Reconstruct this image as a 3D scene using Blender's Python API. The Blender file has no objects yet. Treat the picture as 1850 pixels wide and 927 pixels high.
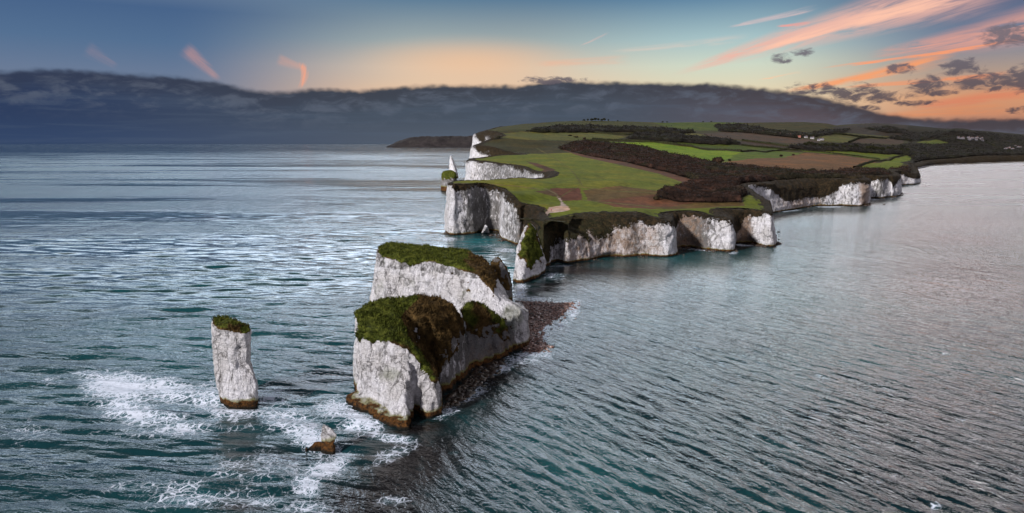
import bpy, bmesh, math, random
import numpy as np
from mathutils import Vector
random.seed(7); rng = np.random.default_rng(7)
SC = bpy.context.scene
COL = SC.collection
R = math.radians
# ------------------------------------------------------------------ camera
F, CX, CY = 1250.0, 925.0, 463.5          # focal length and centre in photo pixels
PITCH, H = R(9.25), 60.0                  # drone 60 m above the sea
cam_d = bpy.data.cameras.new('camera'); cam = bpy.data.objects.new('camera', cam_d); COL.objects.link(cam)
cam_d.sensor_width = 36; cam_d.lens = F/1850*36; cam_d.clip_start = 1; cam_d.clip_end = 200000
cam.location = (0, 0, H); cam.rotation_euler = (math.pi/2-PITCH, 0, 0)
SC.camera = cam
SC.view_settings.view_transform = 'Standard'; SC.view_settings.look = 'None'
SC.view_settings.exposure = 0; SC.view_settings.gamma = 1
# ------------------------------------------------------------------ node expressions
class X:
    """a socket (or number) with arithmetic, building math nodes in the tree nt"""
    nt = None
    def __init__(s, v): s.v = v
    @staticmethod
    def m(op, *a, clamp=False):
        n = X.nt.nodes.new('ShaderNodeMath'); n.operation = op; n.use_clamp = clamp
        for i, q in enumerate(a):
            q = q.v if isinstance(q, X) else q
            if isinstance(q, (int, float)): n.inputs[i].default_value = q
            else: X.nt.links.new(q, n.inputs[i])
        return X(n.outputs[0])
    def __add__(s, o): return X.m('ADD', s, o)
    __radd__ = __add__
    def __sub__(s, o): return X.m('SUBTRACT', s, o)
    def __rsub__(s, o): return X.m('SUBTRACT', o, s)
    def __mul__(s, o): return X.m('MULTIPLY', s, o)
    __rmul__ = __mul__
    def __truediv__(s, o): return X.m('DIVIDE', s, o)
    def abs(s): return X.m('ABSOLUTE', s)
    def clamp(s): return X.m('ADD', s, 0.0, clamp=True)
def mx(a, b): return X.m('MAXIMUM', a, b)
def mn(a, b): return X.m('MINIMUM', a, b)
def ss(v, a, b, lo=0.0, hi=1.0):
    n = X.nt.nodes.new('ShaderNodeMapRange'); n.interpolation_type = 'SMOOTHSTEP'
    X.nt.links.new(v.v, n.inputs['Value'])
    for k, q in (('From Min', a), ('From Max', b), ('To Min', lo), ('To Max', hi)):
        if isinstance(q, X): X.nt.links.new(q.v, n.inputs[k])
        else: n.inputs[k].default_value = q
    return X(n.outputs['Result'])
def srgb(c):
    return tuple((v/255/12.92 if v/255 <= .04045 else ((v/255+.055)/1.055)**2.4) for v in c)
def mixc(f, a, b, blend='MIX'):
    n = X.nt.nodes.new('ShaderNodeMix'); n.data_type = 'RGBA'; n.blend_type = blend; n.clamp_result = False
    for k, q in ((0, f), (6, a), (7, b)):
        q = q.v if isinstance(q, X) else q
        if isinstance(q, (int, float)): n.inputs[k].default_value = q
        elif isinstance(q, tuple): n.inputs[k].default_value = (*q[:3], 1)
        else: X.nt.links.new(q, n.inputs[k])
    return X(n.outputs[2])
def ramp(v, stops, mode='LINEAR'):
    n = X.nt.nodes.new('ShaderNodeValToRGB'); n.color_ramp.interpolation = mode
    X.nt.links.new(v.v, n.inputs[0]); e = n.color_ramp.elements
    while len(e) < len(stops): e.new(0.5)
    for el, (p, c) in zip(e, stops):
        el.position = p; el.color = (*c, 1) if isinstance(c, tuple) else (c, c, c, 1)
    return X(n.outputs[0])
def comb(x, y, z=0.0):
    n = X.nt.nodes.new('ShaderNodeCombineXYZ')
    for i, q in enumerate((x, y, z)):
        q = q.v if isinstance(q, X) else q
        if isinstance(q, (int, float)): n.inputs[i].default_value = q
        else: X.nt.links.new(q, n.inputs[i])
    return X(n.outputs[0])
def sep(v):
    n = X.nt.nodes.new('ShaderNodeSeparateXYZ'); X.nt.links.new(v.v, n.inputs[0]); return [X(o) for o in n.outputs]
def noise(v, scale, detail=4, rough=.55, dist=0.0, lac=2.0, out=0, ntype='FBM'):
    n = X.nt.nodes.new('ShaderNodeTexNoise'); n.noise_type = ntype
    if v is not None: X.nt.links.new(v.v, n.inputs['Vector'])
    n.inputs['Scale'].default_value = scale; n.inputs['Detail'].default_value = detail
    n.inputs['Roughness'].default_value = rough; n.inputs['Distortion'].default_value = dist
    n.inputs['Lacunarity'].default_value = lac
    return X(n.outputs[out])
def voro(v, scale, feature='F1', out=0, rand=1.0):
    n = X.nt.nodes.new('ShaderNodeTexVoronoi'); n.feature = feature
    X.nt.links.new(v.v, n.inputs['Vector']); n.inputs['Scale'].default_value = scale
    n.inputs['Randomness'].default_value = rand
    return X(n.outputs[out])
def vmul(v, s):
    n = X.nt.nodes.new('ShaderNodeVectorMath'); n.operation = 'MULTIPLY'
    X.nt.links.new(v.v, n.inputs[0]); n.inputs[1].default_value = s; return X(n.outputs[0])
def vadd(v, w):
    n = X.nt.nodes.new('ShaderNodeVectorMath'); n.operation = 'ADD'
    X.nt.links.new(v.v, n.inputs[0]); X.nt.links.new(w.v, n.inputs[1]); return X(n.outputs[0])
def attr(name, out='Fac'):
    n = X.nt.nodes.new('ShaderNodeAttribute'); n.attribute_name = name; return X(n.outputs[out])
# ------------------------------------------------------------------ photo pixel -> sky direction (degrees)
cp, sp = math.cos(PITCH), math.sin(PITCH)
def azel(c, r):
    x, u = (c-CX)/F, (CY-r)/F
    d = (x, cp+u*sp, -sp+u*cp)
    return math.degrees(math.atan2(d[0], d[1])), math.degrees(math.atan2(d[2], math.hypot(d[0], d[1])))
# ------------------------------------------------------------------ world
W = bpy.data.worlds.new('World'); SC.world = W; W.use_nodes = True
nt = W.node_tree; nt.nodes.clear(); X.nt = nt
SUN_EL, SUN_AZ = R(26), R(226)            # sun lamp direction: from behind and left of the camera (bearing from +Y, clockwise)
tc = nt.nodes.new('ShaderNodeTexCoord'); D3 = X(tc.outputs['Generated'])
dx, dy, dz = sep(D3)
az = X.m('ARCTAN2', dx, dy)*57.29578
el = X.m('ARCSINE', dz)*57.29578
sky = nt.nodes.new('ShaderNodeTexSky'); sky.sky_type = 'NISHITA'; sky.sun_disc = False
sky.sun_elevation = SUN_EL; sky.sun_rotation = SUN_AZ
def skyramp(st):   # elevation stops in degrees, 0..90 mapped by sqrt for resolution near the horizon
    v = X.m('SQRT', mx(el, 0.0)/90.0)
    return ramp(v, [(math.sqrt(max(e, 0)/90), srgb(c)) for e, c in st])
HI = [(16, (176, 184, 196)), (26, (190, 190, 196)), (40, (120, 128, 146)), (62, (104, 116, 140)), (90, (110, 122, 150))]
L = skyramp([(0, (128, 134, 150)), (3, (120, 130, 150)), (5.2, (104, 122, 150)), (7.2, (84, 112, 146)), (9.5, (72, 100, 138)), (16, (150, 162, 174)), (26, (160, 170, 178)), (42, (104, 116, 140)), (90, (100, 112, 140))])
Mc = skyramp([(0, (228, 180, 140)), (4.2, (234, 198, 164)), (6, (214, 196, 176)), (8, (160, 172, 172)), (11.3, (88, 122, 150))]+HI)
Rm = skyramp([(0, (232, 200, 160)), (4.2, (226, 214, 182)), (6, (206, 216, 198)), (8, (166, 194, 198)), (11.3, (82, 124, 158)), (16, (190, 200, 206)), (24, (206, 204, 200)), (40, (128, 132, 146)), (90, (110, 122, 150))])
Rr = skyramp([(0, (170, 112, 92)), (1.4, (188, 130, 106)), (3.2, (212, 154, 116)), (5, (172, 152, 140)), (7, (118, 132, 154)), (10, (78, 94, 128)), (16, (196, 190, 190)), (24, (206, 196, 190)), (40, (134, 126, 132)), (90, (110, 122, 150))])
c1 = mixc(ss(az, -26, -6), L, Mc)
c1 = mixc(ss(az, -1, 16), c1, Rm)
c1 = mixc(ss(az, 18, 33), c1, Rr)
back = skyramp([(0, (150, 150, 170)), (10, (200, 190, 205)), (30, (205, 205, 222)), (60, (150, 160, 185)), (90, (110, 122, 150))])
c1 = mixc(ss(az.abs(), 70, 120), c1, back)
# soft pink wash right of centre-left
def blob(ca, ce, ra, re):
    a = (az-ca)/ra; e = (el-ce)/re
    return ss(X.m('SQRT', a*a+e*e), 1.0, 0.0)
wa, we = azel(850, 110)
c1 = mixc(blob(wa, we, 11, 2.3)*.55, c1, srgb((250, 196, 150)))
ang = comb(az, el, 0.0)
nb = noise(ang, .55, 5, .6)
# pink cirrus streaks: (col,row)->(col,row), half widths in degrees at both ends, strength, colour
def streak(p, q, w0, w1, s, c, c1, bow=0.0, nscale=1.0):
    a0, e0 = azel(*p); a1, e1 = azel(*q)
    ln = math.hypot(a1-a0, e1-e0); ux, uy = (a1-a0)/ln, (e1-e0)/ln
    t = ((az-a0)*ux+(el-e0)*uy)/ln
    d = (el-e0)*ux-(az-a0)*uy
    st = comb(t*ln*.22, d*2.2, 3.7*w1)
    n1 = noise(st, nscale, 6, .62, .6)
    d = d + (n1-.5)*.5 + bow*(t*(1.0-t))
    wd = t*(w1-w0)+w0
    m = ss(d.abs()/wd, 1.0, .15)*ss(t, 0.0, .25)*ss(t, 1.15, .9)*ss(n1, .26, .60)
    return mixc((m*s).clamp(), c1, srgb(c))
c1 = streak((1205, 138), (1760, -22), .2, 2.3, .92, (238, 184, 168), c1, -1.3)
c1 = streak((1330, 104), (1700, 0), .15, .8, .95, (255, 198, 172), c1, -.9)
c1 = streak((1560, 101), (1890, 38), .3, 1.7, .95, (220, 160, 146), c1, .5)
c1 = streak((1470, 124), (1900, 62), .07, .22, 1.0, (255, 160, 112), c1, .35)
c1 = streak((1400, 168), (1690, 108), .18, .7, .9, (250, 160, 106), c1, .5)
c1 = streak((1510, 158), (1800, 136), .12, .3, .8, (250, 150, 98), c1, .1)
c1 = streak((1310, 50), (1460, 18), .12, .3, .6, (238, 200, 196), c1)
c1 = streak((1400, 48), (1460, 42), .1, .16, .8, (250, 160, 146), c1)
c1 = streak((1090, 95), (1330, 70), .2, .4, .35, (236, 206, 190), c1)
c1 = streak((1365, 145), (1440, 132), .05, .1, .6, (255, 200, 160), c1)
c1 = streak((1045, 84), (1095, 62), .06, .12, .35, (240, 190, 180), c1)
c1 = streak((400, 146), (338, 92), .3, .75, .38, (222, 158, 142), c1)
c1 = streak((215, 122), (160, 90), .25, .7, .2, (190, 150, 150), c1)
c1 = streak((540, 162), (547, 118), .2, .4, .9, (250, 166, 132), c1, .9)
c1 = streak((548, 124), (505, 108), .25, .6, .35, (230, 164, 140), c1)
c1 = streak((960, 116), (1120, 108), .3, .5, .4, (250, 176, 140), c1)
c1 = streak((1640, 195), (1860, 165), .3, .8, .55, (222, 120, 92), c1)
c1 = streak((1560, 212), (1800, 196), .3, .5, .5, (236, 140, 84), c1)
# dark bank of cloud along the horizon: its top edge follows the photo
edge = [(-300, 135), (-60, 128), (0, 129), (60, 125), (90, 124), (150, 127), (200, 131), (330, 139), (400, 150), (450, 161), (480, 166), (520, 164), (560, 160), (610, 161), (640, 164), (690, 159), (760, 153), (860, 154), (930, 154), (975, 150), (1000, 143), (1060, 148), (1120, 148), (1200, 150), (1290, 151), (1360, 157), (1430, 165), (1480, 172), (1520, 183), (1600, 205), (1700, 214), (1850, 225)]
ae = [azel(c, r) for c, r in edge]
A0, A1, EM = -52.0, 52.0, 7.0
v = (az-A0)/(A1-A0)
er = ramp(v, [((a-A0)/(A1-A0), float(e/EM)) for a, e in ae[:31]])
et = X(er.v)*EM
bil = noise(comb(az*.5, el*1.0, 1.3), 1.5, 5, .5, .2)
bil2 = voro(vadd(comb(az*.9, el*1.3, .2), vmul(noise(ang, 1.6, 4, .6, out=1), (.5, .5, .0))), 1.6, 'F1')
dd = et + (bil-.5)*.6 - (bil2-.3)*.16 + .06 - el
bank = ss(dd, bil*.5-.42, .34)
shade = noise(comb(az*.34, el*.9, 7.0), 1.3, 6, .6, .4)
bk = mixc(ss(az, -38, -8), srgb((46, 62, 94)), srgb((72, 82, 96)))
bk = mixc(ss(az, 4, 30), bk, srgb((96, 82, 88)))
bkt = mixc(ss(az, -38, -8), srgb((50, 60, 84)), srgb((64, 69, 80)))
bkt = mixc(ss(az, 4, 26), bkt, srgb((74, 68, 74)))
bk = mixc(ss(el, 2.4, .2)*.55, bk, mixc(ss(az, -36, 0), srgb((56, 76, 110)), srgb((92, 100, 112))))
bk = mixc(ss(dd, 2.2, .3), bk, bkt)
bk = mixc(ss(shade, .45, .68)*ss(dd, .05, .8)*ss(dd, 3.6, 1.2)*.55, bk, srgb((98, 106, 122)))
sh2 = noise(comb(az*.07, el*1.3, 3.0), 1.6, 5, .6, .4)
bk = mixc(ss(sh2, .47, .66)*ss(dd, .4, 1.5)*.2, bk, srgb((84, 98, 118)))
bk = mixc(ss(dd, .16, .0)*.4, bk, mixc(ss(az, -22, 2), srgb((70, 90, 120)), srgb((176, 140, 120))))
c1 = mixc(bank, c1, bk)
# lone dark cloud scraps
E0 = None
for c_, r_, wa_, wh in [(1413, 106, .9, .45), (1452, 95, .9, .4), (1625, 124, 1.1, .4), (1735, 122, 1.4, .65), (1672, 155, 1.2, .7), (1800, 148, 3.4, .8), (1862, 140, 2.2, 1.1), (1545, 168, 1.9, .8),
          (1600, 176, 2.4, .45), (1470, 162, 2.0, .5), (1835, 62, 2.0, .9), (1840, 199, .8, .3), (1650, 186, 1.8, .25), (1700, 168, 1.2, .25), (1000, 145, 3.0, .35), (1570, 195, .9, .22)]:
    a, e = azel(c_, r_)
    u_ = (az-a)*(1/wa_); w_ = (el-e)*(1/wh); q_ = u_*u_+w_*w_
    E0 = q_ if E0 is None else mn(E0, q_)
ns_ = noise(comb(az*.9, el*1.9, 4.0), 1.2, 5, .62, .6)
sm = ss(ns_+ss(E0, 1.5, 0.0)*.30, .58, .86)*ss(E0, 2.6, .9)
c1 = mixc(sm*.92, c1, mixc(ss(el, 2, 8), srgb((80, 72, 80)), srgb((116, 110, 120))))
# unseen sky band with brightness added for water sheen, then add the physical sky
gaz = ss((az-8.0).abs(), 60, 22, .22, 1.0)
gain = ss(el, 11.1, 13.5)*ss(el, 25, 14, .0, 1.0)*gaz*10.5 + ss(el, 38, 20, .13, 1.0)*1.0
low = ss(el, -.6, .2)
c1 = mixc(low, srgb((60, 74, 84)), c1)
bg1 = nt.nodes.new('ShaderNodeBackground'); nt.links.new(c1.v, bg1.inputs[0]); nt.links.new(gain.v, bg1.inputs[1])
bg2 = nt.nodes.new('ShaderNodeBackground'); nt.links.new(sky.outputs[0], bg2.inputs[0]); bg2.inputs[1].default_value = .05
hi = ss(el, 14, 40)
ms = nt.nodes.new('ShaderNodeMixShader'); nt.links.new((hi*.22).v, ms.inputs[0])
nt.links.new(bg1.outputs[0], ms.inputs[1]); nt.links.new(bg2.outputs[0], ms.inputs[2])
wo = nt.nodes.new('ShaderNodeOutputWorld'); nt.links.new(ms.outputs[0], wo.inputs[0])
# ------------------------------------------------------------------ sun
sd = bpy.data.lights.new('sun', 'SUN'); so = bpy.data.objects.new('sun', sd); COL.objects.link(so)
sd.energy = 5.0; sd.angle = R(5); sd.color = (1.0, .95, .95)
sv = Vector((math.sin(SUN_AZ)*math.cos(SUN_EL), math.cos(SUN_AZ)*math.cos(SUN_EL), math.sin(SUN_EL)))
so.rotation_euler = sv.to_track_quat('Z', 'Y').to_euler()
# ------------------------------------------------------------------ numpy noise
_perm = rng.permutation(256).astype(np.int32); _perm = np.concatenate([_perm, _perm, _perm])
_gr = rng.normal(size=(256, 3)).astype(np.float32); _gr /= np.linalg.norm(_gr, axis=1)[:, None]
def perlin(p):
    p = np.asarray(p, dtype=np.float64); i = np.floor(p).astype(np.int64); f = (p-i).astype(np.float32); i &= 255
    w = f*f*f*(f*(f*6-15)+10)
    out = np.zeros(len(p), np.float32)
    for a in (0, 1):
        for b in (0, 1):
            for c in (0, 1):
                h = _perm[_perm[_perm[(i[:, 0]+a) & 255]+((i[:, 1]+b) & 255)]+((i[:, 2]+c) & 255)]
                g = _gr[h]
                dt = g[:, 0]*(f[:, 0]-a)+g[:, 1]*(f[:, 1]-b)+g[:, 2]*(f[:, 2]-c)
                out += dt*(w[:, 0] if a else 1-w[:, 0])*(w[:, 1] if b else 1-w[:, 1])*(w[:, 2] if c else 1-w[:, 2])
    return out*1.6
def fbm(p, sc, octv=4, g=.5):
    p = np.asarray(p, float)*np.asarray(sc); s = np.zeros(len(p)); a = 1.0
    for k in range(octv):
        s += a*perlin(p*(2**k)+k*17.3); a *= g
    return s
def ridged(p, sc, octv=3, g=.5):
    p = np.asarray(p, float)*np.asarray(sc); s = np.zeros(len(p)); a = 1.0
    for k in range(octv):
        s += a*(1-2*np.abs(perlin(p*(2**k)+k*9.1))); a *= g
    return s
def cells(x, y, size, seed=0, h0=.5):
    """rounded domes (bush crowns) over a jittered grid; height 0..1"""
    gx, gy = np.floor(x/size).astype(np.int64), np.floor(y/size).astype(np.int64); best = np.zeros(len(x))
    for a in (-1, 0, 1):
        for b in (-1, 0, 1):
            hx, hy = gx+a, gy+b
            k1 = _perm[(_perm[(hx+seed) & 255]+hy) & 255]; k2 = _perm[(k1+57) & 255]; k3 = _perm[(k2+91) & 255]
            px, py = (hx+k1/255.)*size, (hy+k2/255.)*size
            r = size*(.62+.5*k3/255.)
            d2 = ((x-px)**2+(y-py)**2)/r**2
            best = np.maximum(best, np.sqrt(np.clip(1-d2, 0, 1))*(h0+(1-h0)*k3/255.))
    return best
def smooth(x, a, b): t = np.clip((x-a)/(b-a), 0, 1); return t*t*(3-2*t)
# ------------------------------------------------------------------ projection helpers
def dirp(c, r):
    x, u = (c-CX)/F, (CY-r)/F
    return np.array([x, cp+u*sp, -sp+u*cp])
def G(c, r, z=0.0):
    d = dirp(c, r); t = (z-H)/d[2]; return (d[0]*t, d[1]*t)
def Q(c, r, Y):
    d = dirp(c, r); t = Y/d[1]; return (d[0]*t, Y, H+d[2]*t)
def DX(c, Y, z=0.0):
    return ((c-CX)/F*(Y*cp+(H-z)*sp), Y)
def proj(x, y, z):
    t = y*cp-(z-H)*sp; t = np.where(t > 1, t, 1.0)
    return CX+F*x/t, CY-F*(y*sp+(z-H)*cp)/t
def inpoly(x, y, poly):
    x = np.asarray(x); y = np.asarray(y); c = np.zeros(x.shape, bool); n = len(poly)
    for i in range(n):
        x0, y0 = poly[i]; x1, y1 = poly[(i+1) % n]
        if y0 == y1: continue
        m = ((y0 > y) != (y1 > y)); c ^= m & (x < (x1-x0)*(y-y0)/(y1-y0)+x0)
    return c
# ------------------------------------------------------------------ mesh helpers
def mesh(name, verts, faces, mat=None, parent=None, attrs=None, smooth_=True, loc=None):
    me = bpy.data.meshes.new(name); verts = np.asarray(verts, np.float32).reshape(-1, 3)
    if loc is not None: verts = verts-np.asarray(loc, np.float32)
    if isinstance(faces, np.ndarray):
        k = faces.shape[1]; nf = len(faces)
        me.vertices.add(len(verts)); me.vertices.foreach_set('co', verts.ravel())
        me.loops.add(nf*k); me.loops.foreach_set('vertex_index', faces.astype(np.int32).ravel())
        me.polygons.add(nf); me.polygons.foreach_set('loop_start', np.arange(0, nf*k, k, dtype=np.int32))
        me.update(calc_edges=True); me.validate()
    else:
        me.from_pydata([tuple(map(float, v)) for v in verts], [], faces); me.update()
    for k, a in (attrs or {}).items():
        if a.ndim == 1:
            at = me.attributes.new(k, 'FLOAT', 'POINT'); at.data.foreach_set('value', a.astype(np.float32))
        else:
            at = me.attributes.new(k, 'FLOAT_COLOR', 'POINT')
            at.data.foreach_set('color', np.concatenate([a, np.ones((len(a), 1))], 1).astype(np.float32).ravel())
    if smooth_: me.polygons.foreach_set('use_smooth', np.ones(len(me.polygons), bool))
    if mat: me.materials.append(mat)
    o = bpy.data.objects.new(name, me); COL.objects.link(o)
    if loc is not None and parent is None: o.location = loc
    if parent is not None: o.parent = parent
    return o
def tag(o, label=None, cat=None, group=None, kind=None):
    for k, v_ in (('label', label), ('category', cat), ('group', group), ('kind', kind)):
        if v_: o[k] = v_
    return o
def empty(name, loc):
    o = bpy.data.objects.new(name, None); COL.objects.link(o); o.location = loc; return o
def compact(verts, faces, keep, attrs=None):
    f = faces[keep]; u, inv = np.unique(f, return_inverse=True)
    return verts[u], inv.reshape(f.shape), {k: a[u] for k, a in (attrs or {}).items()}
def mat(name):
    m = bpy.data.materials.new(name); m.use_nodes = True; n = m.node_tree; n.nodes.clear(); X.nt = n
    b = n.nodes.new('ShaderNodeBsdfPrincipled'); o = n.nodes.new('ShaderNodeOutputMaterial'); n.links.new(b.outputs[0], o.inputs[0])
    return m, b
def setin(b, k, v_):
    if isinstance(v_, X): X.nt.links.new(v_.v, b.inputs[k])
    elif isinstance(v_, tuple): b.inputs[k].default_value = (*v_, 1)
    else: b.inputs[k].default_value = v_
def bump(h, strength=.5, dist=.3, prev=None):
    n = X.nt.nodes.new('ShaderNodeBump'); n.inputs['Strength'].default_value = strength; n.inputs['Distance'].default_value = dist
    X.nt.links.new(h.v, n.inputs['Height'])
    if prev is not None: X.nt.links.new(prev.v, n.inputs['Normal'])
    return X(n.outputs[0])
def wpos():
    return X(X.nt.nodes.new('ShaderNodeNewGeometry').outputs['Position'])
# ------------------------------------------------------------------ materials
def chalk_material():
    m, b = mat('chalk'); P = wpos(); px, py, pz = sep(P)
    k = attr('far')                                   # 1 near .. larger for remote cliffs
    fl = noise(vmul(P, (1.0, 1.0, .45)), .5, 6, .66, .5)      # vertical flutes and streaks
    st = noise(vmul(P, (.12, .12, 1.0)), 1.3, 5, .6, .4)       # thin beds
    sp_ = noise(P, 1.9, 6, .72)
    big = noise(P, .12, 4, .6)
    cr = voro(vadd(vmul(P, (1, 1, .4)), vmul(noise(P, .5, 5, .65, out=1), (3.2, 3.2, 2.2))), .20, 'DISTANCE_TO_EDGE')
    base = mixc(ss(big, .38, .62), (.88, .87, .89), (.74, .72, .71))
    base = mixc(ss(fl, .54, .67)*.5, base, (.30, .29, .29))
    base = mixc(ss(st, .56, .64)*.35, base, (.36, .34, .31))
    base = mixc(ss(sp_, .57, .66)*.7, base, (.15, .14, .13))
    base = mixc(ss(cr, .030, .0)*ss(big, .42, .52)*.8, base, (.13, .12, .11))
    fb = noise(vmul(P, (.07, .07, 1.0)), 1.1, 3, .5)
    base = mixc(ss((fb-.5).abs(), .022, .0)*ss(big, .40, .56)*.5, base, (.17, .16, .15))
    grime_shade = attr('grime_shade')  # real grime plus painted shade of the caves and one island flank
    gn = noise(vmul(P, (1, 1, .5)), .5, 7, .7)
    base = mixc(ss(gn+grime_shade*.50, .60, .76)*.85, base, (.10, .095, .085))
    algae = noise(P, .16, 5, .65)
    base = mixc(ss(algae+attr('algae')*.35, .62, .78)*.45, base, (.16, .19, .09))
    warm = attr('warm'); wn = noise(P, .35, 5, .65)
    base = mixc(ss(warm+wn-.5, .15, .7)*.8, base, mixc(ss(sp_, .4, .6), (.46, .30, .18), (.22, .13, .08)))
    # wave-washed foot: yellow-green weed line over an orange-brown band over near-black
    zz = pz + (noise(P, .4, 4, .6)-.5)*1.6
    th = attr('tide')
    base = mixc(ss(zz, th*1.25+.2, th*1.0)*.8, base, (.24, .23, .05))
    base = mixc(ss(zz, th*1.02, th*.9), base, mixc(ss(noise(P, 1.2, 5, .65), .4, .62), (.17, .075, .02), (.035, .02, .010)))
    base = mixc(ss(pz, .8, .25), base, (.02, .017, .012))
    vg = attr('veg'); vn = noise(P, .7, 6, .68)
    vcol = ramp(noise(P, .45, 7, .7), [(.3, (.007, .006, .004)), (.48, (.020, .016, .008)), (.58, (.045, .028, .014)), (.72, (.06, .052, .018))])
    vgreen = ramp(noise(P, .6, 6, .7), [(.3, (.02, .024, .006)), (.5, (.05, .062, .014)), (.7, (.10, .11, .03))])
    vcol = mixc(attr('green'), vcol, vgreen)
    vm = ss(vg+(vn-.5)*1.5, .45, .56)
    base = mixc(vm, base, vcol)
    setin(b, 'Base Color', base); setin(b, 'Roughness', .92); b.inputs['Specular IOR Level'].default_value = .15
    hh = fl*1.3+sp_*.7+ss(cr, .0, .05)*.35+st*.45
    fl2 = noise(vmul(P, (1.0, 1.0, .5)), 1.5, 5, .66)
    n = bump((hh+ss(fl2.abs(), .3, .7)*.35)*(1.0-vm)+vn*vm*1.4, 1.0, 1.5)
    setin(b, 'Normal', n)
    return m
def turf_material():
    m, b = mat('turf'); P = wpos()
    n1 = noise(P, .5, 6, .65); n2 = noise(P, 3.0, 5, .7); n3 = noise(P, .13, 3, .5)
    g = ramp(n1, [(.3, (.022, .026, .005)), (.46, (.052, .066, .009)), (.60, (.105, .120, .018)), (.76, (.18, .17, .035))])
    br = ramp(n1, [(.3, (.020, .014, .006)), (.5, (.075, .046, .016)), (.68, (.15, .092, .032))])
    c = mixc(ss(attr('brown')+(n3-.5)*1.4, .4, .62), g, br)
    c = mixc(ss(n2, .5, .34)*.7, c, (.012, .012, .005))
    setin(b, 'Base Color', c); setin(b, 'Roughness', .95); b.inputs['Specular IOR Level'].default_value = .1
    setin(b, 'Normal', bump(n2+n1*.6, .9, .6)); return m
def ground_material():
    m, b = mat('farmland'); P = wpos(); c = attr('col', 'Color')
    n1 = noise(P, .22, 7, .68); n2 = noise(P, .02, 6, .6); n3 = noise(vmul(P, (1, .25, 1)), .08, 5, .6)
    c = mixc(ss(n1, .35, .62)*.55, c, mixc(1.0, c, (.34, .34, .30), 'MULTIPLY'))
    c = mixc(ss(n2, .44, .62)*.6, c, mixc(1.0, c, (1.75, 1.3, .9), 'MULTIPLY'))
    c = mixc(ss(n3, .50, .64)*.5, c, mixc(1.0, c, (.55, .6, .55), 'MULTIPLY'))
    setin(b, 'Base Color', c); setin(b, 'Roughness', .95); b.inputs['Specular IOR Level'].default_value = .08
    setin(b, 'Normal', bump(n1, .5, .5)); return m
def foliage_material(name, cols, scale=.5, leaf=False):
    m, b = mat(name); P = wpos()
    n1 = noise(P, scale, 6, .68); n2 = noise(P, scale*6, 4, .7)
    c = ramp(n1, [(.32, cols[0]), (.5, cols[1]), (.66, cols[2])])
    if name != 'far_scrub': c = mixc(ss(noise(P, scale*.22, 3, .55), .46, .62)*.75, c, ramp(n1, [(.34, (.006, .007, .004)), (.55, (.022, .022, .010)), (.68, (.045, .042, .018))]))
    c = mixc(ss(n2, .52, .36)*.6, c, tuple(q*.35 for q in cols[0]))
    setin(b, 'Base Color', c); setin(b, 'Roughness', .9); b.inputs['Specular IOR Level'].default_value = .1
    setin(b, 'Normal', bump(n2+n1, .9, .8)); return m
def plain(name, c, rough=.7, nscale=2.0, amt=.3):
    m, b = mat(name); P = wpos(); n1 = noise(P, nscale, 4, .6)
    setin(b, 'Base Color', mixc(ss(n1, .4, .65)*amt, c, tuple(q*.5 for q in c))); setin(b, 'Roughness', rough); return m
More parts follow.
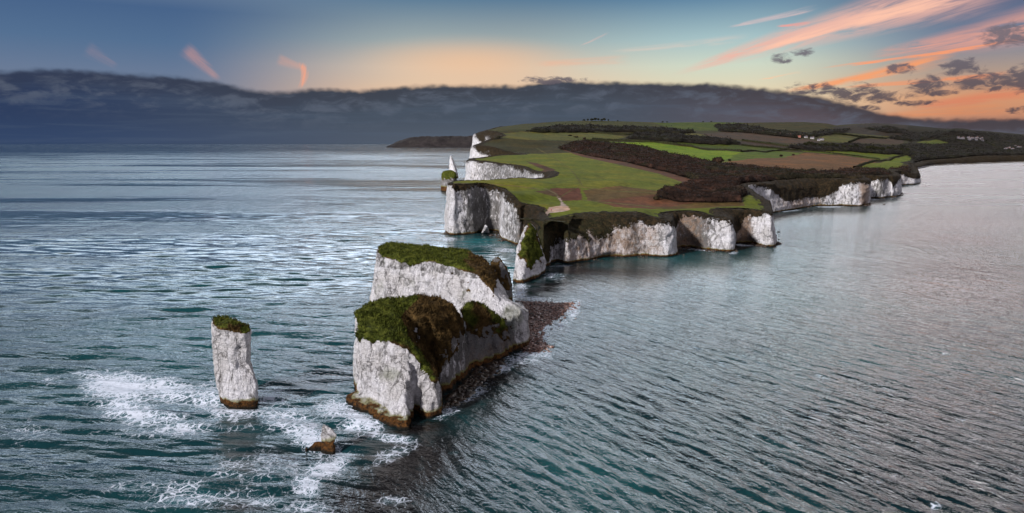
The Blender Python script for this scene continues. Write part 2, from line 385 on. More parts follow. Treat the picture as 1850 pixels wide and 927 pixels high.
def water_material():
    m, b = mat('sea'); P = wpos(); px, py, pz = sep(P)
    kind = attr('lee')                                # 0 open sea left, 1 sheltered bay right
    dist = X.m('SQRT', px*px+py*py)
    # small waves as bump: two crest directions
    def wv(ang_, s, stretch, det=4, dist_=.4, rough=.55):
        ca, sa = math.cos(ang_), math.sin(ang_)
        a = px*ca+py*sa; c = py*ca-px*sa
        return noise(comb(a*s, c*s*stretch, s*3.1), 1.0, det, rough, dist_)
    gu = noise(comb(px*.0016, py*.0075, .4), 1.0, 5, .62, .5)
    fade = (ss(gu, .41, .57, .30, 1.3)*(1.0-kind)+ss(gu, .3, .7, 1.1, 1.5)*kind)*ss(dist, 2500, 9000, 1.0, .5)
    wl = wv(R(78), .55, .28, 4)
    wr = wv(R(32), .70, .28, 4)
    h = wl*(1.0-kind)+wr*kind
    h2 = wv(R(60), 1.3, .6, 3); h3 = wv(R(20), .09, .35, 3)
    h4 = wv(R(80), .17, .3, 3)*(1.0-kind)+wv(R(34), .20, .3, 3)*kind
    n = bump((h*.34+h2*.11+h3*.5+h4*.46)*fade, 1.0, 1.0)
    gust = noise(comb(px*.0012, py*.006, .4), 1.0, 5, .6, .5)
    deep = mixc(kind, (.006, .033, .039), (.005, .016, .020))
    deep = mixc(ss(noise(P, .012, 4, .6), .4, .66)*.5, deep, (.012, .085, .088))
    deep = mixc(attr('shoal'), deep, (.018, .12, .13))
    rf = noise(P, .22, 5, .62); deep = mixc((attr('reef')*1.3).clamp()*ss(rf, .24, .44), deep, (.007, .006, .006))
    # foam lace
    Pd = vadd(comb(px, py, 0.0), vmul(noise(comb(px, py, 0.0), .35, 4, .6, out=1), (3.4, 3.4, 0)))
    v1 = voro(Pd, .55, 'DISTANCE_TO_EDGE'); v2 = voro(Pd, 1.7, 'DISTANCE_TO_EDGE')
    fn = noise(Pd, .30, 5, .65); fn2 = noise(P, 1.1, 5, .7)
    d = attr('foam')
    fbg = noise(P, .075, 4, .6)
    lace = mx(ss(v1, .17, .0), ss(v2, .14, .0)*.8)*.52 + fn*.9 + fn2*.55 + (fbg-.5)*.9
    fo = ss(lace+d*.86, 1.45, 1.86)*.95
    deep = mixc(ss(d+fbg-.5, .3, 1.0)*.7, deep, (.02, .11, .13))
    col = mixc(fo, deep, (.70, .76, .86))
    setin(b, 'Base Color', col); b.inputs['IOR'].default_value = 1.45
    rd = ss(dist, 180, 1500, 0.0, .24)*ss(gu, .40, .58, .25, 1.0)*(1.0-kind)*ss(dist, 7000, 2200, .18, 1.0)*.9+kind*ss(dist, 150, 800, .0, .20)
    setin(b, 'Roughness', mx(fo*.6, ss(gust, .42, .62, .04, .09)+rd))
    b.inputs['Specular IOR Level'].default_value = .5
    setin(b, 'Normal', n); return m
M_CHALK, M_TURF, M_GROUND, M_SEA = chalk_material(), turf_material(), ground_material(), water_material()
M_SCRUB = foliage_material('winter_scrub', [(.005, .004, .003), (.024, .013, .009), (.062, .031, .021)], .09)
M_SCRUBG = foliage_material('evergreen_scrub', [(.010, .012, .005), (.026, .028, .012), (.05, .048, .022)], .2)
M_WOOD = foliage_material('woodland', [(.006, .006, .005), (.014, .012, .009), (.026, .021, .015)], .06)
M_LEAF = foliage_material('leaves', [(.012, .014, .006), (.028, .03, .013), (.05, .045, .02)], .3)
M_BARK = plain('bark', (.06, .045, .035)); M_WALL = plain('render', (.42, .40, .39)); M_WALL2 = plain('brickwork', (.32, .16, .11))
M_WALL3 = plain('dark_render', (.09, .09, .105)); M_ROOF = plain('slate', (.13, .12, .13)); M_ROOF2 = plain('red_tile', (.30, .10, .07)); M_GLASS = plain('window_glass', (.03, .035, .04), .15)  # third wall render is one even dark tone
M_STONE, b = mat('wet_stone'); P = wpos()
setin(b, 'Base Color', ramp(noise(P, .9, 3, .6), [(.34, (.025, .014, .010)), (.44, (.17, .08, .055)), (.54, (.34, .20, .15)), (.64, (.62, .54, .50))], 'CONSTANT')); setin(b, 'Roughness', .55)
# ------------------------------------------------------------------ coast outline at sea level
# (x, y, setback of the brink, height fraction covered by scrub, warm stain, grime, green)
def e_(p, sb=6, vf=.15, wm=0., gr=.1, gn=0., al=0.): return (*p, sb, vf, wm, gr, gn, al)
OUT = [e_(DX(1010, 2900), 30), e_(DX(900, 2350), 30), e_(DX(868, 2080), 30, .12), e_(DX(857, 1900), 26, .12), e_(DX(852, 1800), 30, .12), e_(DX(880, 1700), 30, .3), e_(DX(890, 1600), 30, .35),
       e_(DX(851, 1500), 22, .15), e_(DX(848, 1380), 20, .12), e_(DX(880, 1330), 16, .25), e_(DX(935, 1260), 16, .3, .3), e_(DX(930, 1170), 14, .2), e_(DX(868, 1120), 12, .2), e_(DX(841, 1060), 12, .06),
       e_(DX(839, 1000), 12, .05), e_(DX(848, 960), 12, .05), e_(DX(868, 945), 5, .06, 0, .35), e_(DX(900, 880), 5, .06, 0, .5), e_(DX(935, 800), 5, .06, 0, .4), e_(DX(960, 740), 5, .08, 0, .4), e_(DX(978, 690), 4, .08), e_(DX(990, 650), 9, .5),
       e_(DX(985, 600), 8, .4), e_(DX(930, 565), 6, .3), e_(DX(880, 535), 6), e_(DX(835, 520), 6), e_(DX(814, 500), 5), e_(DX(805, 482), 4),
       e_(G(806, 420), 3, .05), e_(G(811, 425), 3, .04), e_(G(822, 425.5), 4, .14), e_(G(836, 424), 4, .10, 0, .3), e_(G(852, 423), 4, .06, 0, .6), e_(G(868, 420), 4, .08, 0, .6), e_(G(877, 417.5), 4, .08, .1, .5), e_(G(890, 418), 4, .08, .1, .5), e_(G(902, 419), 4, .08, .15, .5),
       e_(G(904, 430), 4, .05, 0, .15), e_(G(910, 434), 5, .12, 0, .3), e_(G(924, 440), 5, .14, .05, .4), e_(G(936, 443), 6, .22, .2, .6), e_(G(948, 441), 6, .45, .4, .7), e_(DX(960, 396), 7, .75, .2, .6), e_(DX(968, 378), 6, .85), e_(DX(974, 354), 7, .9, 0, 0, .3),
       e_(G(979, 483), 9, .92, 0, .3, .2), e_(G(988, 481), 12, .8, 0, .3, .2), e_(G(1000, 475), 18, .72, .1, .3, .1), e_(G(1009, 471), 20, .42, .2, .3, .1), e_(G(1022, 477), 25, .45, .3, .2, .2), e_(G(1042, 474), 26, .42, .5, .2, .2), e_(G(1080, 468), 26, .42, .5, .2, .15), e_(G(1112, 465), 24, .40, .5, .2, .1),
       e_(G(1135, 464), 18, .30, .5, .3), e_(G(1150, 463), 15, .22, .4, .4), e_(G(1168, 463), 13, .20, .4, .2), e_(G(1190, 465), 10, .15, .35, .15), e_(G(1206, 465), 7, .12, .1, .1), e_(G(1220, 462.5), 5, .10, 0, 0), e_(G(1223.5, 458), 9, .3), e_(G(1222, 450), 10, .4, .4, .4),
       e_(G(1230, 448), 8, .12, .5, .5), e_(G(1250, 448), 7, .12, .45, .65), e_(G(1272, 451), 7, .14, .3, .6), e_(G(1296, 454), 7, .12, 0, .15), e_(G(1314, 455), 6, .09, 0, .0), e_(G(1320, 453.5), 7, .16, 0, 0), e_(G(1321, 446), 10, .7, .2, .6),
       e_(G(1326, 441.5), 11, .65, .5, .6), e_(G(1346, 440), 8, .28, .6, .5), e_(G(1362, 442.5), 6, .10, .1, .15), e_(G(1380, 445.5), 4, .08, 0, .0), e_(G(1394, 446), 5, .16), e_(G(1397, 443), 4, .15), e_(DX(1398, 432), 5, .15), e_(DX(1392, 470), 8, .3),
       e_(DX(1372, 520), 10, .4), e_(DX(1350, 570), 8, .1, 0, .2), e_(G(1368, 388), 7, .1, 0, .2), e_(G(1392, 384.5), 7, .2, .1, .2), e_(G(1410, 381), 14, .72, .4, .2), e_(G(1447, 376), 16, .68, .55, .2), e_(G(1475, 372.5), 15, .66, .4, .3), e_(G(1500, 372), 13, .55, .1, .4), e_(G(1516, 371), 9, .22, 0, .2), e_(G(1530, 372), 8, .18, 0, .3),
       e_(G(1545, 372.3), 8, .18, .1, .3), e_(G(1558, 372), 7, .18, .75, .1), e_(G(1568, 370.5), 6, .16, .5, 0), e_(G(1571, 368), 6, .15), e_(DX(1570, 720), 8, .3), e_(DX(1558, 775), 9, .2), e_(G(1575, 357.5), 8, .15, 0, .2), e_(G(1590, 358.5), 8, .16, 0, .6), e_(G(1606, 356), 7, .15, 0, .1),
       e_(G(1610, 356.5), 8, .6, 0, .3), e_(G(1620, 355), 8, .4, 0, .2), e_(G(1625, 353.5), 6, .3), e_(DX(1626, 850), 8, .4), e_(DX(1612, 960), 10, .5), e_(G(1622, 335), 10, .4, .4), e_(G(1640, 334), 9, .4, .3, .2), e_(G(1652, 333.5), 8, .55), e_(G(1660, 331.5), 8, .6),
       e_(DX(1661, 1130), 10, .8), e_(DX(1655, 1300), 12, .85), e_(DX(1642, 1500), 14, .6), e_(G(1656, 305.5), 14, .7), e_(G(1672, 302), 14, .8), e_(G(1685, 299), 14, 1.), e_(G(1720, 297.5), 18, 1.), e_(G(1780, 295), 18, 1.), e_(G(1850, 292.5), 18, 1.), e_(G(1960, 290), 20, 1.), e_(G(2300, 287), 20, 1.),
       e_(DX(2900, 2800), 20, 1.), e_(DX(2900, 7800), 20, 1.), e_(DX(1000, 7800), 20, 1.)]
OUT = np.array(OUT)
PTS = OUT[:, :2]
# inland height controls (x,y,z)
CT = [((806, 478), 34), ((815, 490), 34), ((850, 490), 33.5), ((900, 520), 33), ((930, 460), 28.5), ((900, 455), 31), ((930, 545), 33), ((1000, 560), 31), ((1000, 650), 34), ((985, 720), 31.5), ((940, 850), 35.5), ((862, 985), 37), ((845, 1040), 38),
      ((975, 420), 23.5), ((1010, 417), 22.5), ((990, 385), 20), ((1080, 398), 22), ((1140, 396), 22.5), ((1200, 392), 20), ((1250, 425), 21), ((1300, 400), 19), ((1290, 425), 21.5), ((1390, 425), 20.3), ((1280, 450), 23), ((1350, 480), 23.5), ((1200, 520), 27), ((1100, 600), 30), ((1300, 640), 27), ((1350, 600), 27), ((1400, 620), 27),
      ((1400, 630), 25), ((1500, 730), 26), ((1560, 720), 25.5), ((1600, 850), 24), ((1650, 1080), 16), ((1600, 1000), 23), ((1656, 1750), 8), ((1690, 2050), 6), ((1850, 2400), 6), ((2200, 2600), 8), ((1100, 1000), 37), ((1300, 1000), 35), ((1450, 1100), 33), ((1550, 1200), 26),
      ((1100, 1500), 52), ((1300, 1500), 45), ((1500, 1500), 33), ((1600, 1600), 21), ((850, 1400), 50), ((930, 1200), 42), ((860, 1850), 84), ((900, 1850), 80), ((950, 1700), 64), ((1700, 2500), 14), ((1500, 2200), 35), ((1200, 2000), 62)]
CT = np.array([(*DX(c, y, z), z) for (c, y), z in CT])
sky1 = np.array([(780, 262), (859, 250), (868, 240), (885, 234), (900, 230), (925, 226.5), (950, 223.5), (1000, 219.8), (1050, 218.2), (1100, 218.5), (1150, 220), (1200, 222), (1250, 221), (1300, 220.5), (1350, 221.5), (1400, 221), (1450, 220.7), (1490, 223), (1515, 227.5), (1560, 238), (1620, 252), (1700, 262), (2400, 290)])
sky2 = np.array([(1300, 270), (1460, 240), (1500, 228.5), (1515, 226.5), (1540, 224.5), (1575, 222.8), (1620, 224.8), (1700, 232), (1780, 237), (1850, 243), (2000, 254), (2400, 275)])
def e_row(r): return np.tan(np.arctan((CY-r)/F)-PITCH)
def TH(x, y):
    x = np.atleast_1d(np.asarray(x, float)); y = np.atleast_1d(np.asarray(y, float)); out = np.empty(len(x))
    for s in range(0, len(x), 60000):
        xx, yy = x[s:s+60000], np.maximum(y[s:s+60000], 50)
        u, lv = xx/yy, np.log(yy)
        cu, cl = CT[:, 0]/CT[:, 1], np.log(CT[:, 1])
        d2 = ((u[:, None]-cu)*2.2)**2+((lv[:, None]-cl)*1.15)**2+.0006
        w = d2**-1.7
        z = (w*CT[:, 2]).sum(1)/w.sum(1)
        col = CX+F*u/cp
        yc = np.interp(col, [860, 900, 1000, 1500, 1700], [2080, 2230, 2600, 3000, 3000])
        zc = H+yc*np.interp(col, sky1[:, 0], e_row(sky1[:, 1]))
        t = np.clip((yy/yc-.56)/.44, 0, 1)
        z1 = z+(np.maximum(zc, 0)-z)*t**1.25*(1.0)
        z1 = np.where(yy > yc, zc-(yy-yc)*.10*(1-.5*np.exp(-(yy-yc)/300.)), z1)
        zc2 = H+4100*np.interp(col, sky2[:, 0], e_row(sky2[:, 1]))
        t2 = smooth(yy, 2500, 4100); z2 = np.where(yy > 4100, zc2-(yy-4100)*.08, z*.4+(zc2-z*.4)*t2)
        z2 = np.where(col > 1380, z2, -50)
        mxs = H+3000*e_row(238.); md = np.exp(-((col-1728)/95)**2-((yy-3000)/420)**2)*mxs
        md2 = np.exp(-((col-1600)/90)**2-((yy-3300)/400)**2)*(H+3300*e_row(241.))
        z3 = z+md; z4 = z+md2
        zz = np.maximum.reduce([z1, z2, z3, z4, np.full(len(xx), 1.5)])
        out[s:s+60000] = zz
    p = np.stack([x, y, np.zeros(len(x))], 1)
    return out+fbm(p, 1/38., 3)*.45+fbm(p, 1/260., 2)*1.2*smooth(y, 700, 1500)
def ray_ground(c, r, y0=350, y1=4000):
    ys = np.exp(np.linspace(math.log(y0), math.log(y1), 900)); d = dirp(c, r); xs = d[0]/d[1]*ys; zs = H+d[2]/d[1]*ys
    th = TH(xs, ys); k = np.argmax(th >= zs)
    return (xs[k], ys[k], th[k])
def seg_info(x, y, P, vals=None):
    """distance to closed outline and interpolated values there"""
    n = len(P); A = P; B = np.roll(P, -1, 0); best = np.full(len(x), 1e18); bv = np.zeros((len(x), vals.shape[1])) if vals is not None else None
    V2 = np.roll(vals, -1, 0) if vals is not None else None
    for i in range(n):
        d = B[i]-A[i]; l2 = d@d
        t = np.clip(((x-A[i, 0])*d[0]+(y-A[i, 1])*d[1])/l2, 0, 1)
        q = (x-A[i, 0]-t*d[0])**2+(y-A[i, 1]-t*d[1])**2
        m = q < best; best[m] = q[m]
        if vals is not None: bv[m] = vals[i]+(V2[i]-vals[i])*t[m, None]
    return np.sqrt(best), bv
# ------------------------------------------------------------------ cliffs: a ring of wall fitted to the outline
def chaikin(P):
    Q_ = np.roll(P, -1, 0); return np.stack([P*.8+Q_*.2, P*.2+Q_*.8], 1).reshape(-1, P.shape[1])
ring = chaikin(OUT)
seg = np.roll(ring, -1, 0)-ring; L_ = np.hypot(seg[:, 0], seg[:, 1])
RS = []
for i in range(len(ring)):
    d = math.hypot(*ring[i, :2]); ds = min(max(.0017*d, .75), 14)
    if d > 3200: ds = 120
    k = max(1, int(round(L_[i]/ds)))
    for j in range(k): RS.append(ring[i]+seg[i]*(j/k))
RS = np.array(RS); NR = len(RS)
tg = np.roll(RS[:, :2], -6, 0)-np.roll(RS[:, :2], 6, 0); tg /= np.linalg.norm(tg, axis=1)[:, None]+1e-9
nin = np.stack([-tg[:, 1], tg[:, 0]], 1)
dist_c = np.hypot(RS[:, 0], RS[:, 1]); kf = np.clip(dist_c/450, .8, 6)
sbn = RS[:, 2]*(1+.25*fbm(np.c_[RS[:, :2], np.zeros(NR)], (1/14.,)*3, 3))
brink = RS[:, :2]+nin*sbn[:, None]
def ringsmooth(a, k):
    c = np.concatenate([a[-k:], a, a[:k]]); cs = np.cumsum(np.r_[np.zeros((1, 2)), c], 0); return (cs[2*k+1:]-cs[:-2*k-1])/(2*k+1)
brink = ringsmooth(ringsmooth(brink, 7), 7)
ztop = TH(brink[:, 0], brink[:, 1])
vf = RS[:, 3]
zc = ztop*(1-np.clip(np.maximum(.06, np.minimum(vf, .95)*np.clip((sbn-7)/18, .1, .9)), 0, .8))   # where the steep chalk turns to slope
NV1, NV2, NV3 = 34, 12, 4
rows = []; hf = []
for j in range(NV1):
    t = j/(NV1-1); z = -2+(zc+2)*t; off = 1.5*t+.6*(t**3)
    rows.append(np.c_[RS[:, :2]+nin*np.minimum(off, sbn*.6)[:, None], z]); hf.append(z/ztop)
o0 = np.minimum(2.1, sbn*.6)
for j in range(1, NV2+1):
    t = j/NV2; off = o0+(sbn-o0)*t; z = zc+(ztop-zc)*(1-(1-t)**1.5)
    rows.append(np.c_[RS[:, :2]+nin*o0[:, None]+(brink-RS[:, :2]-nin*o0[:, None])*t, z]); hf.append(z/ztop)
for j in range(1, NV3+1):
    t = j/NV3; p = brink+nin*(t*6*kf)[:, None]; z = TH(p[:, 0], p[:, 1])-.05-t*.55*kf
    rows.append(np.c_[p, z]); hf.append(np.ones(NR))
NVT = NV1+NV2+NV3
V = np.concatenate(rows); HF = np.concatenate(hf); kk = np.tile(kf, NVT); NI = np.tile(nin, (NVT, 1))
att = {k: np.tile(RS[:, c], NVT) for k, c in (('warm', 4), ('grime_shade', 5), ('green', 6), ('algae', 7))}
pk = V/kk[:, None]
d = fbm(pk, (1/22., 1/22., 1/60.), 3)*2.2+ridged(pk, (1/8., 1/8., 1/15.), 3)*.7+fbm(pk, (1/2.4, 1/2.4, 1/3.4), 3)*.45+fbm(pk, (1/30., 1/30., 1/1.6), 2)*.30
amp = np.clip(1.15-HF*.35, .3, 1)*np.where(np.arange(len(V)) >= NR*(NV1+NV2-1), .0, 1)
farflat = np.clip(2-np.tile(dist_c, NVT)/2600, 0, 1)
V[:, :2] -= NI*(d*amp*np.minimum(kk, 3)*farflat)[:, None]
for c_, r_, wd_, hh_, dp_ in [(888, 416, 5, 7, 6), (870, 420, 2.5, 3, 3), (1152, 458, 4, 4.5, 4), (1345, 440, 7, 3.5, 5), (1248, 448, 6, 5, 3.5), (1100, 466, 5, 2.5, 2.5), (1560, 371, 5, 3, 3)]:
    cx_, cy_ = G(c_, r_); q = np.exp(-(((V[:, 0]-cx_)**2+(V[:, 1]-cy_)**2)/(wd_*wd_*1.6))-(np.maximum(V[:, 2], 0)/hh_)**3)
    V[:, :2] += NI*(q*dp_)[:, None]; att['grime_shade'] = att['grime_shade']+q*.5  # cave hollows painted darker, their shade put into the colour
slope_rows = (np.arange(len(V)) >= NR*NV1) & (np.arange(len(V)) < NR*(NV1+NV2))
att_f = np.clip(np.tile(sbn, NVT)/14, 0, 1.3)*np.minimum(kk, 2)
V[slope_rows, 2] += (fbm(pk[slope_rows], 1/3.2, 4)*.5+cells(V[slope_rows, 0], V[slope_rows, 1], 3.2, 4)*.7*att_f[slope_rows])
vfa = np.tile(vf, NVT); n_ = fbm(pk, (1/9., 1/9., 1/9.), 4)
veg = np.clip(.5+(HF-(1-vfa)+n_*.16)*3.2, 0, 1)
veg = np.where(HF > .965, 1, veg); veg *= (V[:, 2] > 2.0)
att['veg'] = veg; att['far'] = kk; att['tide'] = np.clip(1.2+.3*n_, .5, 3)
# recess with shade painted darker where the sea has cut the gullies
idx = np.arange(NR); F_ = []
for j in range(NVT-1):
    a = j*NR+idx; b = j*NR+np.roll(idx, -1); F_.append(np.c_[a, b, b+NR, a+NR])
FW = np.concatenate(F_)
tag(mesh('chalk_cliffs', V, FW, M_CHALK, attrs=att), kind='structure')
# ------------------------------------------------------------------ farmland surface
US = np.arange(-.13, 1.28, .0019); VS = np.log(340)+np.cumsum(np.r_[0, np.interp(np.arange(1100), [0, 300, 1099], [.0026, .0026, .0026])])
VS = VS[VS < math.log(7600)]
UU, VV = np.meshgrid(US, VS); Yg = np.exp(VV).ravel(); Xg = UU.ravel()*Yg
nu, nv = len(US), len(VS)
inside = inpoly(Xg, Yg, [tuple(p) for p in PTS])
dd_ = np.full(len(Xg), 1e6); sb_ = np.zeros(len(Xg)); I = np.where(inside)[0]
dI, vI = seg_info(Xg[I], Yg[I], RS[::2, :2] if False else ring[:, :2], ring[:, 2:3])
dd_[I] = dI; sb_[I] = vI[:, 0]
kfg = np.clip(np.hypot(Xg, Yg)/450, .8, 6)
keepv = inside & (dd_ > sb_*1.0+1.2*kfg)
Zg = np.zeros(len(Xg)); Zg[I] = TH(Xg[I], Yg[I])
pc, pr = proj(Xg, Yg, Zg)
# field colours (base colours of crops, bracken, scrub floor), boundaries read off the photo
GR, BG, DG, BRN, RUS, OLV, SCR, PTH, GREY = (.118, .142, .012), (.13, .215, .006), (.058, .086, .010), (.145, .078, .034), (.12, .048, .028), (.042, .040, .012), (.020, .014, .009), (.42, .33, .29), (.068, .048, .033)
colr = np.tile(np.array(OLV), (len(Xg), 1)) * (1+.0*Xg)[:, None]
def paint(poly, c, jit=0.0):
    m = inpoly(pc, pr, poly); colr[m] = c; return m
jn = fbm(np.c_[Xg, Yg, Xg*0], 1/30., 4)
pcj, prj = pc+jn*4, pr+jn*1.0
def paintj(poly, c):
    m = inpoly(pcj, prj, poly); colr[m] = c; return m
near = Yg < 1250; colr[near] = GR
paintj([(860, 236), (925, 226), (1050, 217), (1150, 218), (1250, 221), (1250, 232), (1130, 230), (1000, 228), (960, 236), (880, 240)], (.048, .052, .012))
paintj([(1180, 222), (1300, 219), (1345, 222), (1300, 236), (1230, 236)], DG)
paintj([(880, 245), (940, 238), (1010, 239), (1080, 240), (1130, 247), (1110, 253), (1010, 254), (940, 252)], (.09, .098, .02))
paintj([(1180, 238), (1264, 242), (1294, 250), (1213, 246), (1170, 243)], (.085, .09, .022))
paintj([(1267, 241), (1340, 237), (1400, 243), (1481, 255), (1474, 262), (1394, 257), (1280, 247)], GREY)
paintj([(1267, 250), (1394, 259), (1474, 264), (1470, 270), (1400, 268), (1300, 258)], (.05, .036, .026))
paintj([(1481, 245), (1534, 247), (1548, 252), (1521, 258), (1491, 255)], (.085, .09, .02))
paintj([(1470, 240), (1520, 236), (1620, 248), (1640, 254), (1540, 250)], (.07, .072, .022))
paintj([(1548, 250), (1635, 252), (1628, 261), (1534, 258)], GREY)
paintj([(1655, 257), (1690, 252), (1715, 257), (1690, 262)], (.075, .095, .02))
paintj([(1500, 230), (1580, 222), (1700, 230), (1850, 242), (1850, 252), (1700, 244), (1600, 246), (1530, 240)], (.034, .030, .024))
paintj([(1097, 256), (1180, 258), (1247, 266), (1340, 275), (1400, 277), (1304, 292), (1267, 289), (1213, 278), (1180, 268), (1130, 263)], BG)
paintj([(1160, 252), (1280, 258), (1414, 269.5), (1394, 273), (1314, 271), (1213, 260), (1160, 256)], DG)
paintj([(1340, 275), (1400, 273), (1454, 276), (1414, 285), (1367, 286), (1304, 292)], (.08, .125, .014))
paintj([(1304, 293), (1367, 286), (1414, 285), (1457, 276), (1514, 280), (1590, 290), (1548, 300), (1520, 314), (1481, 314), (1394, 302), (1314, 296)], BRN)
paintj([(1436, 269.5), (1514, 273), (1625, 280), (1590, 289.5), (1514, 278.5), (1454, 274.5)], (.095, .135, .014))
paintj([(1555, 306), (1591, 294), (1638, 281), (1653, 284), (1625, 299), (1591, 306)], (.11, .15, .012))
paintj([(995, 340), (1046, 339), (1053, 362), (1011, 363)], RUS)
paintj([(968, 346), (998, 343), (1013, 357), (996, 354)], (.10, .062, .028))
paintj([(950, 292), (968, 294), (1002, 306), (1000, 315), (975, 318), (980, 306)], (.09, .045, .026))
paintj([(1053, 344), (1120, 336), (1200, 346), (1190, 356), (1260, 364), (1340, 362), (1345, 372), (1215, 378), (1130, 376), (1060, 362)], (.115, .075, .026))
paintj([(1080, 362), (1180, 352), (1260, 366), (1180, 378), (1110, 374)], (.13, .06, .032))
paintj([(1008, 268), (1060, 280), (1130, 293), (1200, 310), (1258, 326), (1240, 332), (1190, 314), (1120, 298), (1050, 283)], (.10, .05, .03))
paintj([(1007, 356), (1012, 356), (1018, 367), (1026, 373), (1031, 379), (1020, 382), (1004, 384), (994, 385), (985, 392), (972, 397), (978, 388), (990, 381), (993, 375), (1012, 371), (1014, 366)], PTH)
def trail(pts, w, c):
    for (x0, y0), (x1, y1) in zip(pts[:-1], pts[1:]):
        l = math.hypot(x1-x0, y1-y0); t = np.clip(((pc-x0)*(x1-x0)+(pr-y0)*(y1-y0))/l**2, 0, 1)
        q = np.hypot((pc-x0-t*(x1-x0))*.35, pr-y0-t*(y1-y0)); colr[(q < w) & (Yg < 1400)] = c
trail([(1010, 357), (1004, 350), (992, 344), (985, 341)], .8, (.17, .13, .07))
trail([(1012, 356), (1030, 345), (1052, 335), (1042, 320), (1030, 305), (1000, 285), (970, 268), (950, 255)], .5, (.105, .098, .026))
trail([(1052, 338), (1110, 345), (1170, 348), (1215, 352)], .7, (.13, .115, .035))
trail([(1056, 362), (1120, 368), (1200, 376)], .6, (.13, .12, .035))
trail([(820, 331), (870, 332), (930, 336), (975, 342)], .5, (.13, .10, .055))
scrub_polys = [[(1006, 268), (1040, 256), (1085, 257), (1150, 264), (1200, 277), (1270, 292), (1310, 300), (1395, 307), (1480, 316), (1548, 309), (1600, 310), (1640, 300), (1657, 303), (1658, 320), (1600, 330), (1520, 332), (1440, 340), (1390, 346), (1345, 352), (1340, 366), (1230, 366), (1186, 356), (1200, 347), (1255, 334), (1262, 328), (1200, 310), (1130, 293), (1060, 281)],
               ]
wood_polys = [[(940, 237), (1000, 231), (1060, 228.5), (1130, 231), (1200, 234), (1260, 239), (1230, 243), (1130, 239), (1060, 240), (980, 240)],
              [(1128, 249), (1150, 243), (1220, 246), (1300, 252), (1345, 261), (1290, 262), (1200, 256), (1140, 252)],
              [(1290, 226), (1340, 227), (1400, 237), (1460, 243), (1490, 236), (1540, 232), (1530, 239), (1480, 247), (1440, 250), (1350, 240), (1300, 238)],
              [(1420, 266), (1450, 262), (1550, 262), (1600, 266), (1640, 262), (1700, 262), (1760, 262), (1900, 268), (2050, 272), (2300, 280), (2300, 290), (1850, 293), (1700, 298), (1685, 299), (1655, 304), (1652, 292), (1640, 280), (1600, 279), (1530, 274), (1450, 272)],
              [(1600, 250), (1640, 240), (1700, 238), (1760, 239), (1900, 252), (2200, 262), (2200, 270), (1900, 268), (1760, 266), (1720, 262), (1690, 250), (1650, 256)],
              [(1560, 232), (1600, 229), (1640, 234), (1640, 242), (1600, 240)],
              [(872, 240), (885, 238), (905, 246), (900, 252), (870, 258)]]
scm = np.zeros(len(Xg), bool); wdm = np.zeros(len(Xg), bool)
pcs, prs = pc+jn*7, pr+jn*1.2
for p_ in scrub_polys: scm |= inpoly(pcs, prs, p_)
for p_ in wood_polys: wdm |= inpoly(pcs, prs, p_)
scm &= keepv; wdm &= keepv & ~scm
brn_near = keepv & ~((Yg > 1150) & (pc < 1200)) & (dd_ < sb_+np.where((pc < 960) | (Yg > 480), 1.8, 4)*kfg) & (fbm(np.c_[Xg, Yg, Xg*0], 1/11., 3) > -.1); colr[brn_near & (colr[:, 2] < .03)] = (.034, .027, .012)
colr[(pc > 1640) & (Yg > 1500) & (colr[:, 1] < .09)] = (.018, .017, .008)
colr[scm | wdm] = SCR
isP = (colr[:, 0] > .5)
ia = np.arange(nu*nv).reshape(nv, nu); FT = np.stack([ia[:-1, :-1], ia[:-1, 1:], ia[1:, 1:], ia[1:, :-1]], -1).reshape(-1, 4)
VT = np.c_[Xg, Yg, Zg+fbm(np.c_[Xg, Yg, Xg*0], 1/4., 3)*.12]
v_, f_, a_ = compact(VT, FT, keepv[FT].all(1), {'col': colr})
tag(mesh('farmland', v_, f_, M_GROUND, attrs=a_), kind='structure')
# canopy of thickets and woods on the same ground
def canopy(name, mask, hgt, size, m, label, cat, seed):
    cl = cells(Xg[mask], Yg[mask], size, seed, .3); c2 = cells(Xg[mask], Yg[mask], size*.45, seed+9)
    p = np.c_[Xg[mask], Yg[mask], Xg[mask]*0]
    hh = (cl*.72+c2*.28)*hgt*(1+.35*fbm(p, 1/60., 2))+fbm(p, 1/1.7, 3)*.25*hgt/3
    q = np.zeros(len(Xg)); q[mask] = np.maximum(hh, .1)
    # fall to the ground at the rim
    M2 = mask.reshape(nv, nu).astype(float); E = M2.copy()
    for _ in range(2):
        E = np.minimum.reduce([E, np.roll(E, 1, 0), np.roll(E, -1, 0), np.roll(E, 1, 1), np.roll(E, -1, 1)]); M2 = M2*.5+E*.5
    q *= M2.ravel()
    vv = np.c_[Xg, Yg, Zg+q-.3+.25*(M2.ravel() > .6)]
    v1, f1, _ = compact(vv, FT, mask[FT].all(1))
    pick = rng.integers(0, len(v1), 50000 if hgt < 10 else 30000); kq = np.clip(v1[pick, 1]/550, .7, 4); s0 = (rng.uniform(.25, .6, len(pick))*kq)[:, None]
    a3 = rng.normal(size=(len(pick), 3)); a3[:, 2] += .8; a3 /= np.linalg.norm(a3, axis=1)[:, None]; t3 = np.cross(a3, rng.normal(size=a3.shape)); t3 /= np.linalg.norm(t3, axis=1)[:, None]
    ct = v1[pick]+rng.normal(0, .5, (len(pick), 3))*kq[:, None]; qv = np.stack([ct-t3*s0, ct-a3*s0*.3, ct+t3*s0, ct+a3*s0*1.3], 1).reshape(-1, 3)
    f1 = np.concatenate([f1, np.arange(len(pick)*4).reshape(-1, 4)+len(v1)]); v1 = np.concatenate([v1, qv])
    return tag(mesh(name, v1, f1, m), label, cat, kind='stuff')
canopy('scrub_thicket', scm, 6.0, 9.0, M_SCRUB, 'dark brown winter thicket spread along the clifftop between green field and sea cliffs', 'thicket', 3)
